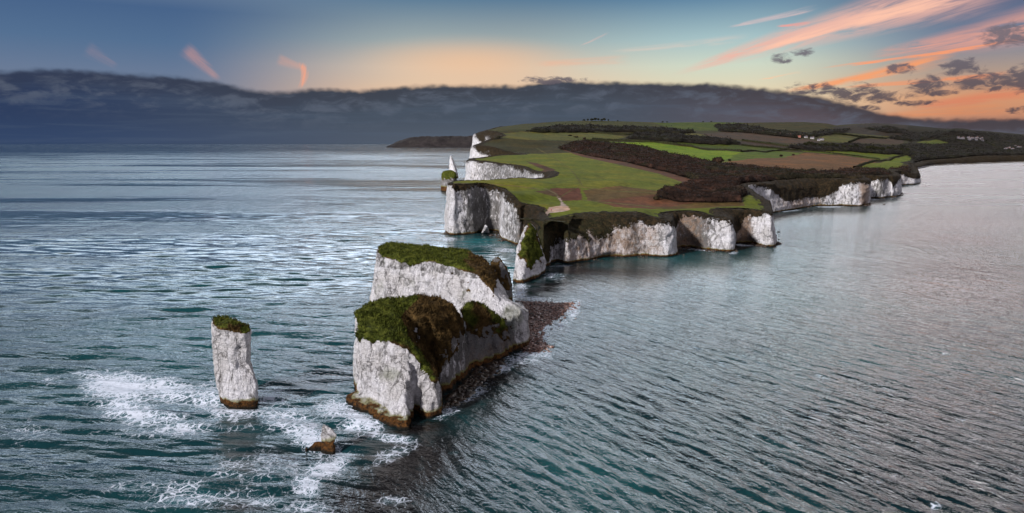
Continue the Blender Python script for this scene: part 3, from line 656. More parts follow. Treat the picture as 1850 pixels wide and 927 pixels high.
canopy('woodland', wdm, 11, 16, M_WOOD, 'dark woods and copses on the far downs and around the village bay', 'woodland', 11)
# ------------------------------------------------------------------ sea stacks: unions of convex lofts, remeshed and weathered
def hull(bm, pts):
    vs = [bm.verts.new(p) for p in pts]
    bmesh.ops.convex_hull(bm, input=vs)
    loose = [v for v in bm.verts if not v.link_faces]
    for v in loose: bm.verts.remove(v)
def rock(name, hulls, vox, loc, label, vegf=None, disp=1.0, group=None, cat='sea stack', warmf=None, grime_shadef=None, tide=2.0, algf=None, tuft=1.0, foot=True, brown=None):
    parts = []
    tot = bmesh.new()
    for h in hulls:
        b = bmesh.new(); hull(b, h); tmp = bpy.data.meshes.new('t'); b.to_mesh(tmp); b.free(); tot.from_mesh(tmp); bpy.data.meshes.remove(tmp)
    bmesh.ops.recalc_face_normals(tot, faces=tot.faces)
    me = bpy.data.meshes.new('tmp'); tot.to_mesh(me); tot.free()
    o = bpy.data.objects.new('tmp', me); COL.objects.link(o)
    m = o.modifiers.new('r', 'REMESH'); m.mode = 'VOXEL'; m.voxel_size = vox
    s = o.modifiers.new('s', 'SMOOTH'); s.factor = .5; s.iterations = 5
    dg = bpy.context.evaluated_depsgraph_get(); ev = o.evaluated_get(dg); em = ev.to_mesh()
    n = len(em.vertices); co = np.empty(n*3, np.float32); em.vertices.foreach_get('co', co); co = co.reshape(-1, 3).astype(float)
    nr = np.empty(n*3, np.float32); em.vertices.foreach_get('normal', nr); nr = nr.reshape(-1, 3).astype(float)
    fc = np.empty(len(em.loops), np.int32); em.loops.foreach_get('vertex_index', fc)
    lt = np.empty(len(em.polygons), np.int32); em.polygons.foreach_get('loop_total', lt)
    assert (lt == 4).all()
    fc = fc.reshape(-1, 4); ev.to_mesh_clear(); bpy.data.objects.remove(o); bpy.data.meshes.remove(me)
    top = smooth(nr[:, 2], .3, .75)
    d = fbm(co, (1/9., 1/9., 1/22.), 3)*.9*disp+(ridged(co, (1/4., 1/4., 1/16.), 3)-.3)*.55*disp*(1-top)+ridged(co, (1/1.9, 1/1.9, 1/4.5), 3)*.20*(1-top)*disp+fbm(co, (1/1.5, 1/1.5, 1/2.2), 3)*.2+fbm(co, (1/16., 1/16., 1/1.1), 2)*.12*(1-top)
    hard = smooth(ridged(co, (1/7., 1/7., 1/12.), 2), .85, 1.3)*(1-top)*1.0*disp   # joints
    co2 = co+nr*(d-hard)[:, None]
    # recompute normals on faces
    c, r = proj(co2[:, 0], co2[:, 1], co2[:, 2])
    vn = fbm(co2, 1/3., 4)
    veg = (vegf(co2, nr, c, r, vn) if vegf else np.zeros(n)).astype(float)
    z = co2[:, 2]
    at = {'veg': np.clip(veg*.0, 0, 1), 'warm': warmf(co2, nr, c, r) if warmf else np.zeros(n), 'grime_shade': grime_shadef(co2, nr, c, r) if grime_shadef else np.full(n, .1),
          'green': np.ones(n)*.5, 'algae': algf(co2, nr, c, r) if algf else np.zeros(n), 'far': np.ones(n), 'tide': np.full(n, tide)+vn*.3}
    root = mesh(name, co2, fc, M_CHALK, attrs=at, loc=loc); tag(root, label, cat, group)
    if vegf:
        fm = veg[fc].mean(1) > .5
        if fm.any():
            lump = .28+.35*cells(co2[:, 0]+co2[:, 2]*.5, co2[:, 1]-co2[:, 2]*.3, 1.5, 5)+fbm(co2, 1/1.1, 3)*.16
            # thickness fades out at the turf's edge
            cnt = np.zeros(n); tot_ = np.zeros(n)
            for k in range(4): np.add.at(cnt, fc[:, k], fm); np.add.at(tot_, fc[:, k], 1)
            ed = cnt/np.maximum(tot_, 1)
            e2 = ed.copy()
            for _ in range(4):
                fe = e2[fc].mean(1); acc = np.zeros(n)
                for k in range(4): np.add.at(acc, fc[:, k], fe)
                e2 = acc/np.maximum(tot_, 1)
            vt = co2+nr*(lump*np.where(ed > .99, np.clip(e2*1.6-.6, .25, 1), .15))[:, None]
            bw = np.clip((brown(co2, nr, c, r) if brown else np.clip(.25+vn*.5, 0, 1))+(1-e2)*.9+fbm(co2, 1/6., 2)*.2, 0, 1)
            v1, f1, a1 = compact(vt, fc, fm, {'brown': bw, 'n0': nr[:, 0], 'n1': nr[:, 1], 'n2': nr[:, 2]})
            nn = np.c_[a1.pop('n0'), a1.pop('n1'), a1.pop('n2')]
            # grass blades growing from the turf, in the same part
            q = v1[f1].mean(1); area = np.linalg.norm(np.cross(v1[f1[:, 2]]-v1[f1[:, 0]], v1[f1[:, 3]]-v1[f1[:, 1]]), axis=1)*.5
            nb_ = rng.poisson(area*6*tuft*np.clip(.9+fbm(q, 1/4., 3)*1.3, 0, 2.2)); ids = np.repeat(np.arange(len(f1)), nb_); k = len(ids)
            if k:
                w4 = rng.dirichlet(np.ones(4), k); b0 = (v1[f1[ids]]*w4[:, :, None]).sum(1); n0 = nn[f1[ids]].mean(1)
                up = n0*.5+np.array([0, 0, .8])+rng.normal(0, .38, (k, 3)); up /= np.linalg.norm(up, axis=1)[:, None]
                ln = rng.uniform(.18, .5, k)*(1+.5*(bw.mean() > .5)); sd_ = np.cross(up, rng.normal(size=(k, 3))); sd_ /= np.linalg.norm(sd_, axis=1)[:, None]
                wd = rng.uniform(.06, .16, k)[:, None]
                tri = np.stack([b0-sd_*wd, b0+sd_*wd, b0+up*ln[:, None]+sd_*wd*.4, b0+up*ln[:, None]-sd_*wd*.4], 1).reshape(-1, 3)
                bwf = a1['brown'][f1[ids]].mean(1)
                f2 = np.arange(k*4).reshape(-1, 4)+len(v1)
                v1 = np.concatenate([v1, tri]); f1 = np.concatenate([f1, f2]); a1['brown'] = np.concatenate([a1['brown'], np.repeat(bwf, 4)])
            mesh('turf_cap', v1, f1, M_TURF, parent=root, attrs=a1, loc=loc)
    return root
def base(pts, z=-2.5): return [(*G(c, r), z) for c, r in pts]
def lofts(secs):
    """secs: list of lists of 3D points; hull of every consecutive pair"""
    return [secs[i]+secs[i+1] for i in range(len(secs)-1)]
def lvl(pts, Y):  # points (col,row,Y)
    return [Q(c, r, y) for c, r, y in pts]
def turf_top(th=.45, zmin=3.0, extra=None, cut=None):
    def f(co, nr, c, r, vn):
        m = (nr[:, 2] > th+vn*.22) & (co[:, 2] > zmin+vn)
        if extra is not None:
            for e in extra: m |= inpoly(c+vn*5, r+vn*7, e) & (co[:, 2] > 2.5) & ((nr[:, 1] < .25) | (nr[:, 2] > .2))
        if cut is not None:
            for e in cut: m &= ~inpoly(c+vn*4, r+vn*4, e)
        return m
    return f
def ring_pts(c0, r0, w, dY, z, n=8, sk=0.0):
    """ellipse about the sea-level point under pixel (c0,r0) raised to z; w, dY half sizes in metres"""
    x, y = G(c0, r0); return [(x+w*math.cos(a)+sk*math.sin(a), y+dY*math.sin(a), z) for a in [2*math.pi*i/n+.3 for i in range(n)]]
# slim stack, left
S1 = lofts([[(*G(399, 722), -2.5), (*G(428, 737), -2.5), (*G(462, 732), -2.5), (*DX(466, 158), -2.5), (*DX(405, 162), -2.5)],
            [Q(398, 716, 152.5), Q(428, 726, 150), Q(463, 722, 151), Q(465, 715, 158), Q(402, 705, 161)],
            [Q(392, 690, 153), Q(425, 700, 150), Q(463, 697, 151), Q(464, 688, 157), Q(394, 682, 160)],
            [Q(388, 655, 154), Q(425, 665, 150.5), Q(452, 655, 152), Q(453, 650, 157), Q(389, 650, 160)],
            [Q(386, 620, 154), Q(420, 632, 151), Q(450, 628, 152), Q(452, 620, 157), Q(387, 612, 160)],
            [Q(383, 584, 154), Q(396, 595, 151.5), Q(440, 603, 150.8), Q(454, 598, 152), Q(453, 591, 156.5), Q(410, 576, 159.5), Q(386, 574, 159)]])
x, y = G(430, 733)
rock('sea_stack', S1, .30, (x, y, 0), 'slim white chalk stack with grassy slanting top standing alone in surf', turf_top(.5, 10), disp=.42, tide=2.1, tuft=1.5)
# stump
S2 = [base([(548, 814), (560, 800), (600, 800), (608, 812), (600, 826), (575, 824)])+[(*G(570, 808), .9), (*G(596, 806), 1.1), (*G(560, 812), .5)],
      [(*G(580, 818), -1), (*G(600, 822), -1), (*G(606, 812), -1), (*G(588, 806), -1), Q(581, 800, 129), Q(603, 802, 128), Q(600, 795, 131), Q(584, 796, 131)],
      [Q(582, 800, 128.6), Q(602, 803, 128), Q(601, 797, 130.5), Q(584, 797, 131), Q(579, 789, 129), Q(609, 786, 129.5), Q(609, 783, 131), Q(580, 785, 131)],
      [Q(579, 789, 129), Q(609, 786, 129.5), Q(609, 783, 131), Q(580, 785, 131), Q(584, 766, 130), Q(597, 773, 129.8)],
      base([(546, 818), (552, 810), (562, 812), (556, 822)])+[(*G(554, 814), .7)]]
x, y = G(590, 815)
rock('chalk_stump', S2, .14, (x, y, 0), 'small leaning chalk stump on a brown weedy foot in foam', None, disp=.16, tide=2.3, cat='sea rock')
# main front block
ft = [(646, 724), (668, 742), (690, 752), (704, 762), (735, 775), (743, 768), (748, 752), (770, 756), (790, 750), (797, 722)]
bk_ = [(*DX(640, 172), -2.5), (*DX(830, 184), -2.5)]
S3 = [
  # front-left mass with the grass rib
  base([(646, 722), (690, 748), (712, 762), (742, 762), (745, 745)])+[(*DX(640, 170), -2.5), (*DX(760, 172), -2.5)] +
  [Q(650, 592, 157), Q(662, 603, 153), Q(700, 612, 150.5), Q(735, 632, 148.5), Q(752, 655, 149), Q(650, 565, 165), Q(672, 549, 172), Q(708, 545, 174), Q(716, 575, 166), Q(735, 590, 164)],
  # front buttress
  base([(700, 765), (735, 776), (743, 764), (738, 745), (706, 742)])+[Q(702, 715, 145), Q(728, 712, 143), Q(742, 700, 146), Q(735, 640, 149), Q(705, 650, 150)],
  # right front pillar
  base([(752, 748), (770, 756), (790, 750), (796, 735), (796, 715), (765, 715)])+[Q(752, 690, 149), Q(768, 672, 148), Q(782, 684, 147), Q(792, 700, 149), Q(748, 650, 152), Q(765, 655, 154), Q(778, 672, 156)],
  # rib back into the block
  base([(745, 745), (790, 735), (800, 712), (780, 690)])+[Q(740, 630, 149.5), Q(768, 665, 149.5), Q(780, 690, 150), Q(735, 600, 160), Q(770, 640, 163), Q(712, 570, 168)],
  # high back block with russet slope
  [(*DX(655, 172), -2.5), (*DX(790, 166), -2.5), (*DX(836, 184), -2.5), (*DX(760, 190), -2.5), (*DX(670, 186), -2.5)] +
  [Q(672, 549, 173), Q(700, 543, 176), Q(745, 538, 178), Q(790, 537, 178), Q(816, 548, 177), Q(830, 568, 176), Q(835, 600, 177), Q(790, 575, 170), Q(760, 575, 167), Q(720, 565, 168)],
  # lower right wall
  base([(800, 712), (822, 698), (852, 668), (840, 655)])+[(*DX(780, 172), -2.5)]+[Q(812, 640, 168), Q(832, 590, 176), Q(845, 625, 179), Q(795, 640, 163), Q(820, 560, 178), Q(790, 600, 168)],
  # middle saddle toward the arch
  base([(846, 672), (872, 655), (900, 648), (918, 643), (915, 625)])+[(*DX(840, 200), -2.5), (*DX(915, 208), -2.5)]+[Q(838, 560, 186), Q(846, 545, 190), Q(862, 546, 191), Q(885, 562, 191), Q(905, 582, 191), Q(916, 606, 192), Q(842, 600, 182), Q(870, 600, 186)],
  base([(890, 640), (905, 642), (918, 643), (936, 632), (930, 620)])+[(*DX(930, 204), -2.5)]+[Q(900, 585, 192), Q(916, 600, 193), Q(910, 575, 195), Q(926, 604, 196)],
  # wave-cut ledges at the foot
  base([(627, 728), (650, 748), (700, 775), (735, 781), (750, 766), (690, 740), (640, 712)], -2)+[(*G(632, 724), 1.6), (*G(655, 740), 1.9), (*G(705, 765), 2.0), (*G(735, 773), 1.6), (*G(650, 715), 2.4)],
  base([(700, 770), (718, 781), (738, 780), (742, 768)], -2)+[(*G(715, 772), 2.3), (*G(735, 770), 2.3)],
  base([(748, 760), (770, 760), (792, 752), (800, 735), (770, 735)], -2)+[(*G(772, 752), 1.5), (*G(790, 744), 1.5)],
  base([(796, 722), (822, 702), (856, 670), (862, 660), (820, 680)], -2)+[(*G(812, 704), .9), (*G(850, 668), 1.0)]]
def s3veg(co, nr, c, r, vn):
    m = (nr[:, 2] > .5+vn*.2) & (co[:, 2] > 7+vn*2)
    cj, rj = c+vn*6, r+vn*8
    A_ = [(646, 560), (672, 545), (720, 538), (800, 534), (838, 560), (838, 600), (832, 615), (815, 640), (803, 660), (797, 672), (786, 690), (779, 690), (768, 668), (748, 648), (728, 622), (706, 616), (678, 622), (660, 612), (648, 618)]
    m |= inpoly(cj, rj, A_) & (nr[:, 1] < .35)
    m |= inpoly(cj, rj, [(836, 560), (845, 540), (870, 545), (905, 575), (925, 612), (912, 618), (895, 605), (870, 612), (846, 602)]) & (vn > -.25)
    m &= ~inpoly(c, r, [(690, 636), (728, 640), (742, 662), (742, 730), (690, 730)])
    m &= ~(inpoly(cj, rj, [(742, 606), (754, 592), (762, 608), (754, 626)]) & (vn > .12))
    m &= ~(inpoly(c, r, [(800, 640), (830, 590), (838, 640), (812, 670)]) & (vn > -.05))
    return m
def s3brown(co, nr, c, r):
    rib = inpoly(c, r, [(646, 545), (735, 536), (760, 540), (722, 575), (735, 610), (790, 690), (770, 690), (640, 640)])
    return np.clip(np.where(rib, .12, .95)+.25*np.where(c > 838, -1.8, 0), 0, 1)
x, y = G(735, 760)
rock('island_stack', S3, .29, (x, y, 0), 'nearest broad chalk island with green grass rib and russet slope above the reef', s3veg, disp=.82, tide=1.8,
     grime_shadef=lambda co, nr, c, r: np.where((c > 795) & (nr[:, 0] > 0.1), .5, .12)+.25*((c > 840)), brown=s3brown, algf=lambda co, nr, c, r: np.exp(-((c-712)/22)**2-((r-680)/22)**2)*.9, warmf=lambda co, nr, c, r: .3*smooth(c, 780, 860)*smooth(co[:, 2], 9, 2), tuft=1.6)  # right-facing flank darkened in colour as its shaded side, besides dark cracks
# great wall island behind
S4 = [[(*DX(676, 236), -2.5), (*DX(672, 262), -2.5), (*DX(800, 258), -2.5), (*DX(800, 224), -2.5)]+
      [Q(677, 560, 236), Q(679, 500, 237), Q(685, 458, 238), Q(700, 466, 233), Q(740, 474, 229), Q(790, 472, 226), Q(686, 446, 250), Q(704, 441, 259), Q(745, 444, 258), Q(800, 450, 254)],
      [(*DX(780, 226), -2.5), (*DX(790, 258), -2.5), (*DX(890, 236), -2.5), (*DX(880, 205), -2.5)]+
      [Q(785, 473, 226.5), Q(842, 481, 220), Q(866, 497, 215), Q(800, 450, 254), Q(845, 454, 247), Q(868, 464, 240), Q(885, 486, 228)],
      [(*DX(860, 208), -2.5), (*DX(870, 238), -2.5), (*DX(925, 228), -2.5), (*DX(918, 200), -2.5)]+
      [Q(862, 496, 216), Q(880, 514, 211), Q(900, 536, 207), Q(884, 486, 228), Q(893, 508, 222), Q(916, 534, 216)],
      base([(900, 636), (932, 634), (946, 628), (951, 614)])+[(*DX(945, 216), -2.5), (*DX(890, 225), -2.5)]+
      [Q(888, 528, 209), Q(918, 540, 212), Q(942, 551, 211), Q(949, 562, 206), Q(950, 590, 204), Q(898, 556, 205), Q(916, 590, 201), Q(918, 556, 207)],
      base([(922, 637), (938, 634), (950, 626), (953, 612)])+[(*DX(948, 210), -2.5)]+[Q(928, 575, 199.5), Q(938, 558, 202), Q(947, 566, 204), Q(951, 592, 203), Q(924, 605, 199), Q(941, 556, 206)],
      base([(905, 638), (932, 637), (955, 628), (956, 612)], -2)+[(*G(932, 632), 1.2), (*G(950, 624), 1.0)]]
def s4veg(co, nr, c, r, vn):
    cj, rj = c+vn*5, r+vn*6
    m = (nr[:, 2] > .45+vn*.2) & (co[:, 2] > 13.5) & (c < 893)
    m |= inpoly(cj, rj, [(682, 436), (860, 448), (885, 470), (896, 500), (895, 522), (882, 520), (868, 505), (858, 488), (838, 480), (815, 472), (790, 474), (740, 478), (715, 470), (690, 466)]) & (nr[:, 1] < .4)
    return m
x, y = G(930, 632)
rock('wall_island', S4, .34, (x, y, 0), 'long high white chalk wall of an island with dark turf along its crest', s4veg, disp=.85, tide=1.6,
     algf=lambda co, nr, c, r: np.exp(-((c-925)/26)**2-((r-570)/26)**2)*1.1+.1, grime_shadef=lambda co, nr, c, r: np.where(co[:, 2] > 18, .35, .05)*1., brown=lambda co, nr, c, r: np.clip(smooth(c, 800, 880)*.8, 0, 1))
# small fin behind the wall island
S5 = [base([(880, 552), (905, 556), (927, 545), (927, 532), (885, 530)])+[Q(884, 505, 258), Q(922, 520, 258), Q(887, 484, 261), Q(917, 495, 260), Q(894, 463, 262), Q(901, 464, 262), Q(909, 474, 262)]]
x, y = G(905, 542)
rock('rock_fin', S5, .3, (x, y, 0), 'small dark mossy fin of rock behind the end of the wall island', lambda co, nr, c, r, vn: (c > 882) & (r < 520+vn*12) & (nr[:, 1] < .4) & (nr[:, 0] > -.95) & (vn > -.22), disp=.3, grime_shadef=lambda co, nr, c, r: np.full(len(c), .6), brown=lambda co, nr, c, r: np.full(len(c), .75), tuft=.5)
# pointed fin at the headland's tip
S6 = [base([(926, 510), (940, 515), (960, 508), (985, 492), (984, 484), (940, 488)])+[Q(929, 490, 300), Q(936, 440, 308), Q(950, 408, 316), Q(957, 402, 318), Q(964, 405, 320), Q(975, 440, 318), Q(985, 470, 317), Q(950, 495, 300), Q(962, 450, 312), Q(945, 440, 330), Q(975, 450, 332)]]
x, y = G(955, 505)
rock('pointed_fin', S6, .38, (x, y, 0), 'pointed chalk fin faced with green turf just off the headland tip',
     lambda co, nr, c, r, vn: inpoly(c+vn*5, r+vn*6, [(955, 400), (966, 412), (976, 440), (981, 462), (975, 470), (966, 470), (960, 490), (954, 488), (948, 470), (936, 468), (940, 445), (948, 415)]) & (nr[:, 1] < .3), disp=.5, brown=lambda co, nr, c, r: np.clip(.25+.0*c, 0, 1), tuft=.8, tide=1.5)
S7 = [base([(868, 420), (884, 420), (885, 416), (870, 415)])+[Q(877, 405, 452), Q(881, 409, 452)]]
x, y = G(877, 419)
rock('white_pinnacle', S7, .3, (x, y, 0), 'tiny bright white pinnacle at the mouth of the sea cave', None, disp=.12, tide=.3, cat='sea rock', grime_shadef=lambda co, nr, c, r: np.full(len(c), -.5))
S8 = [base([(797, 345), (812, 347), (826, 344), (822, 338), (799, 339)])+[Q(797, 325, 905), Q(800, 310, 905), Q(815, 307, 910), Q(823, 312, 905), Q(824, 330, 905)]]
x, y = G(811, 344)
rock('squat_stack', S8, .8, (x, y, 0), 'squat dark mossy stack beyond the headland corner', lambda co, nr, c, r, vn: (co[:, 2] > 15+vn*5), disp=.8, grime_shadef=lambda co, nr, c, r: np.full(len(c), .55), brown=lambda co, nr, c, r: np.full(len(c), .15), tuft=.1, tide=6)
S9 = [base([(811, 321), (827, 322), (827, 318), (811, 318)])+[Q(812, 308, 1270), Q(827, 316, 1270), Q(825, 305, 1270), Q(820, 292, 1270), Q(814, 281, 1270), Q(815, 281, 1275)]]
x, y = G(819, 321)
rock('needle_stack', S9, .9, (x, y, 0), 'tall pale sail-shaped needle rising beyond the squat stack', None, disp=.8, tide=3)
# ------------------------------------------------------------------ reef and pebble spit
def patch(name, poly, hfun, m, step=.5, attrs=None, **tg_):
    P_ = np.array([G(*p) for p in poly]); x0, y0 = P_.min(0)-2; x1, y1 = P_.max(0)+2
    xs, ys = np.arange(x0, x1, step), np.arange(y0, y1, step); gx, gy = np.meshgrid(xs, ys); fx, fy = gx.ravel(), gy.ravel()
    ins = inpoly(fx, fy, [tuple(p) for p in P_]); d_, _ = seg_info(fx, fy, P_); d_ = np.where(ins, d_, -d_)
    z = hfun(fx, fy, d_); ia_ = np.arange(len(fx)).reshape(gx.shape); ff = np.stack([ia_[:-1, :-1], ia_[:-1, 1:], ia_[1:, 1:], ia_[1:, :-1]], -1).reshape(-1, 4)
    v1, f1, _ = compact(np.c_[fx, fy, z], ff, (z > -.9)[ff].any(1)); o = mesh(name, v1, f1, m, loc=(P_[:, 0].mean(), P_[:, 1].mean(), 0)); return o, P_
M_SHINGLE, b = mat('shingle'); P = wpos()
setin(b, 'Base Color', ramp(noise(P, 1.4, 6, .75), [(.36, (.05, .028, .02)), (.5, (.25, .13, .095)), (.64, (.46, .33, .28))])); setin(b, 'Roughness', .7)
M_REEF, b = mat('weedy_reef'); P = wpos(); n1 = noise(P, .8, 6, .7)
setin(b, 'Base Color', ramp(n1, [(.35, (.012, .009, .007)), (.52, (.045, .025, .014)), (.66, (.10, .065, .03))])); setin(b, 'Roughness', .45); setin(b, 'Normal', bump(n1, .9, .5))
spit = [(945, 545), (975, 546), (1005, 548), (1030, 548), (1025, 560), (1005, 575), (985, 588), (970, 600), (978, 615), (988, 628), (975, 634), (955, 634), (940, 625), (945, 590)]
o, PS = patch('pebble_spit', spit, lambda x, y, d: np.clip(d*.13, -1, .55)+fbm(np.c_[x, y, x*0], 1/3., 3)*.14, M_SHINGLE, .5)
tag(o, 'low reddish pebble spit off the end of the wall island', 'pebble spit', kind='stuff')
def stones(name, pts, sizes, m, **kw):
    bm = bmesh.new(); bmesh.ops.create_icosphere(bm, subdivisions=1, radius=1); iv = np.array([v.co[:] for v in bm.verts]); iF = np.array([[v.index for v in f.verts] for f in bm.faces]); bm.free()
    k = len(pts); sc = rng.uniform(.7, 1.3, (k, 1, 3))*sizes[:, None, None]*np.array([1, 1, .6]); vv = iv[None]*(1+rng.normal(0, .14, (k, len(iv), 1)))*sc
    a = rng.uniform(0, 6.28, k); ca, sa = np.cos(a)[:, None], np.sin(a)[:, None]; vx = vv[:, :, 0]*ca-vv[:, :, 1]*sa; vy = vv[:, :, 0]*sa+vv[:, :, 1]*ca
    vv = np.stack([vx, vy, vv[:, :, 2]], 2)+pts[:, None, :]
    ff = (iF[None]+np.arange(k)[:, None, None]*len(iv)).reshape(-1, 3)
    o = mesh(name, vv.reshape(-1, 3), ff, m, smooth_=False, loc=tuple(pts.mean(0)*[1, 1, 0])); return o
px_ = rng.uniform(PS[:, 0].min()-3, PS[:, 0].max()+8, 14000); py_ = rng.uniform(PS[:, 1].min()-3, PS[:, 1].max()+3, 14000)
ins = inpoly(px_, py_, [tuple(p) for p in PS]); ds_, _ = seg_info(px_, py_, PS); ok = (ins | (ds_ < rng.exponential(1.2, len(px_)))) & (rng.random(len(px_)) < .5+.4*ins)
px_, py_, ds2 = px_[ok], py_[ok], np.where(ins, ds_, -ds_)[ok]
sz = .16+rng.exponential(.14, len(px_)); sz = np.minimum(sz, .8)
o = stones('beach_stones', np.c_[px_, py_, np.clip(ds2*.13, -.12, .55)+.05], sz, M_STONE); tag(o, 'scattered wet brown and pale boulders covering the pebble spit', 'stones', kind='stuff')
reef = [(800, 738), (812, 716), (842, 690), (860, 668), (880, 655), (905, 652), (900, 668), (872, 690), (850, 712), (822, 735)]
o, PR = patch('reef', reef, lambda x, y, d: np.clip(d*.12, -1, .06)-.02+fbm(np.c_[x, y, x*0], 1/2.2, 4)*.42, M_REEF, .35)
tag(o, 'dark weedy reef awash along the foot of the nearest island', 'reef', kind='stuff')
rp = rng.uniform(0, 1, (1500, 2))*(PR.max(0)-PR.min(0))+PR.min(0); rp = rp[inpoly(rp[:, 0], rp[:, 1], [tuple(p) for p in PR])]
o = stones('reef_boulders', np.c_[rp, np.full(len(rp), .02)], .2+rng.exponential(.18, len(rp)), M_REEF); tag(o, 'dark boulders strewn over the weedy reef', 'boulders', kind='stuff')
# rocks fallen to the foot of the cliffs
sel = np.where((RS[:, 1] < 1000) & (RS[:, 1] > 300))[0]; pk_ = rng.choice(sel, 2600)
wgt = fbm(np.c_[RS[pk_, :2], np.zeros(len(pk_))], 1/18., 2) > -.05; pk_ = pk_[wgt]
off_ = -rng.exponential(1.6, len(pk_))+1.2; fp = RS[pk_, :2]+nin[pk_]*off_[:, None]+rng.normal(0, .5, (len(pk_), 2))
o = stones('fallen_rocks', np.c_[fp, rng.uniform(-.15, .2, len(fp))], (.3+rng.exponential(.35, len(fp)))*np.clip(kf[pk_], 1, 2), M_REEF); tag(o, 'dark fallen rocks lining the foot of the headland cliffs at the waterline', 'rocks', kind='stuff')
# ------------------------------------------------------------------ sea
AZs = np.radians(np.concatenate([np.arange(-180, -46, 6), np.arange(-46, 46, .1), np.arange(46, 181, 6)])); AZs = np.unique(np.round(AZs, 7))
RD = [55.]
while RD[-1] < 90000:
    r_ = RD[-1]; RD.append(r_*(1.0036 if r_ < 1500 else (1.02 if r_ < 6000 else 1.10)))
RD = np.array([0.5, 20, 40]+RD)
AA, RR = np.meshgrid(AZs, RD); sx, sy = (RR*np.sin(AA)).ravel(), (RR*np.cos(AA)).ravel(); rr = RR.ravel()
# sheltered bay to the right of the rocks and headland
leeline = np.interp(sy, [0, 100, 150, 200, 300, 400, 500], [-55, -30, -12, 4, 22, 40, 60])
lee = smooth(sx-leeline, -14, 10)
z = np.zeros(len(sx))
def train(th0, spread, n, l0, l1, amp, wgt, seed):
    g = np.random.default_rng(seed); out = np.zeros(len(sx))
    for k in range(n):
        lam = l0*(l1/l0)**g.random(); th = th0+g.normal()*spread; ph = g.random()*6.28
        fade = np.clip(2.2-rr*.006*2/lam*2.2/ .8, 0, 1)
        kx, ky = math.cos(th)*2*math.pi/lam, math.sin(th)*2*math.pi/lam
        s_ = np.sin(kx*sx+ky*sy+ph); out += amp*lam/l1*fade*(s_*.8+.25*np.cos(2*(kx*sx+ky*sy+ph)))
    return out*wgt
z += train(R(80), .26, 34, 3.0, 15, .105, 1-lee, 1)
z += train(R(33), .24, 48, 2.6, 6.5, .036, lee, 2)+train(R(38), .06, 5, 14, 24, .03, lee, 5)
z += train(R(70), .1, 4, 30, 60, .10, (1-lee)*.9+.1, 3)
foam = np.zeros(len(sx)); reefa = np.zeros(len(sx)); shoal = np.zeros(len(sx))
vis = (sy > 40) & (rr < 3000); cc, rw = proj(sx, sy, 0*sx)
def addb(arr, c, r, a, b_, s, rot=0.):
    ca, sa = math.cos(R(rot)), math.sin(R(rot)); u = (cc-c)*ca+(rw-r)*sa; w = (rw-r)*ca-(cc-c)*sa
    arr[:] = np.maximum(arr, np.where(vis, s*np.exp(-((u/a)**2+(w/b_)**2)), 0))
for q in [(215, 700, 80, 36, 1.2, 8), (300, 705, 80, 30, 1.0, 10), (250, 745, 110, 26, .98, 14), (380, 720, 60, 34, .85, 0), (170, 680, 60, 12, .6, 8), (430, 745, 60, 22, 1.1, 0), (480, 720, 50, 25, .75, 0), (330, 775, 200, 16, .66, -4),
          (520, 760, 80, 30, .85, 10), (560, 790, 70, 30, 1.08, 30), (590, 845, 55, 22, 1.15, -25), (555, 880, 40, 30, .95, 60), (560, 915, 60, 22, .8, 0), (650, 770, 60, 25, .8, 20), (610, 740, 50, 25, .85, 0), (655, 760, 50, 18, 1.15, 25), (700, 790, 60, 10, .9, 10),
          (700, 825, 70, 16, .6, -20), (460, 845, 120, 40, .68, 0), (380, 900, 180, 22, .66, 0), (480, 905, 60, 14, .8, 0), (250, 880, 180, 20, .55, 0), (90, 690, 80, 20, .5, 5), (60, 780, 80, 30, .42, 0),
          (810, 745, 40, 12, .8, -20), (850, 715, 50, 16, .75, -35), (900, 668, 40, 10, 1.05, -15), (930, 650, 40, 12, .8, 0), (960, 640, 45, 8, .9, 0), (985, 600, 14, 22, .75, 0), (1010, 588, 30, 12, .7, -30), (1035, 560, 14, 22, .9, 20), (940, 530, 14, 26, 1.0, 0), (965, 540, 40, 6, .9, 0),
          (1000, 500, 30, 10, .55, 0), (1015, 480, 30, 3.5, .8, -4), (915, 452, 30, 5, .85, 8), (880, 445, 50, 6, .6, 5), (812, 432, 18, 5, .9, 0), (900, 425, 20, 3, .7, 0), (930, 462, 30, 14, .55, 0), (1270, 452, 45, 2.2, .8, 4), (1340, 443, 24, 2.5, .95, 2), (1325, 457, 10, 4, .7, 0), (1400, 446, 10, 3, .5, 0),
          (1500, 374, 30, 1.6, 1.0, 0), (1430, 381, 30, 1.8, .7, -6), (1580, 361, 12, 1.5, .9, 0), (995, 497, 20, 4, .8, -20),
          (1735, 760, 16, 8, .72, 0), (1180, 832, 24, 8, .62, 10), (1690, 915, 18, 10, .66, 0), (1590, 870, 12, 6, .55, 0), (1710, 640, 12, 5, .5, 0), (700, 905, 60, 12, .5, 0)]:
    addb(foam, *q)
for q in [(860, 700, 90, 28, 1., -38), (760, 775, 80, 20, .8, -10), (740, 850, 130, 60, 1.0, -30), (680, 910, 130, 50, 1.0, 0), (960, 660, 60, 14, .7, 0), (1000, 520, 70, 22, .8, 0), (1040, 490, 60, 8, .8, 0), (500, 830, 70, 24, .6, 0), (440, 915, 60, 12, .9, 0), (900, 730, 70, 40, .6, -30), (1050, 560, 40, 50, .5, 0), (1420, 390, 120, 6, .7, -4), (890, 424, 30, 5, .8, 0)]:
    addb(reefa, *q)
for q in [(870, 440, 70, 14, 1., 0), (940, 475, 60, 40, .8, 0), (970, 530, 60, 14, 1., 0), (1250, 470, 160, 16, .55, 0), (1380, 455, 30, 10, .5, 0), (1100, 480, 60, 8, .4, 0)]:
    addb(shoal, *q)
z *= 1-.5*np.clip(reefa, 0, 1)
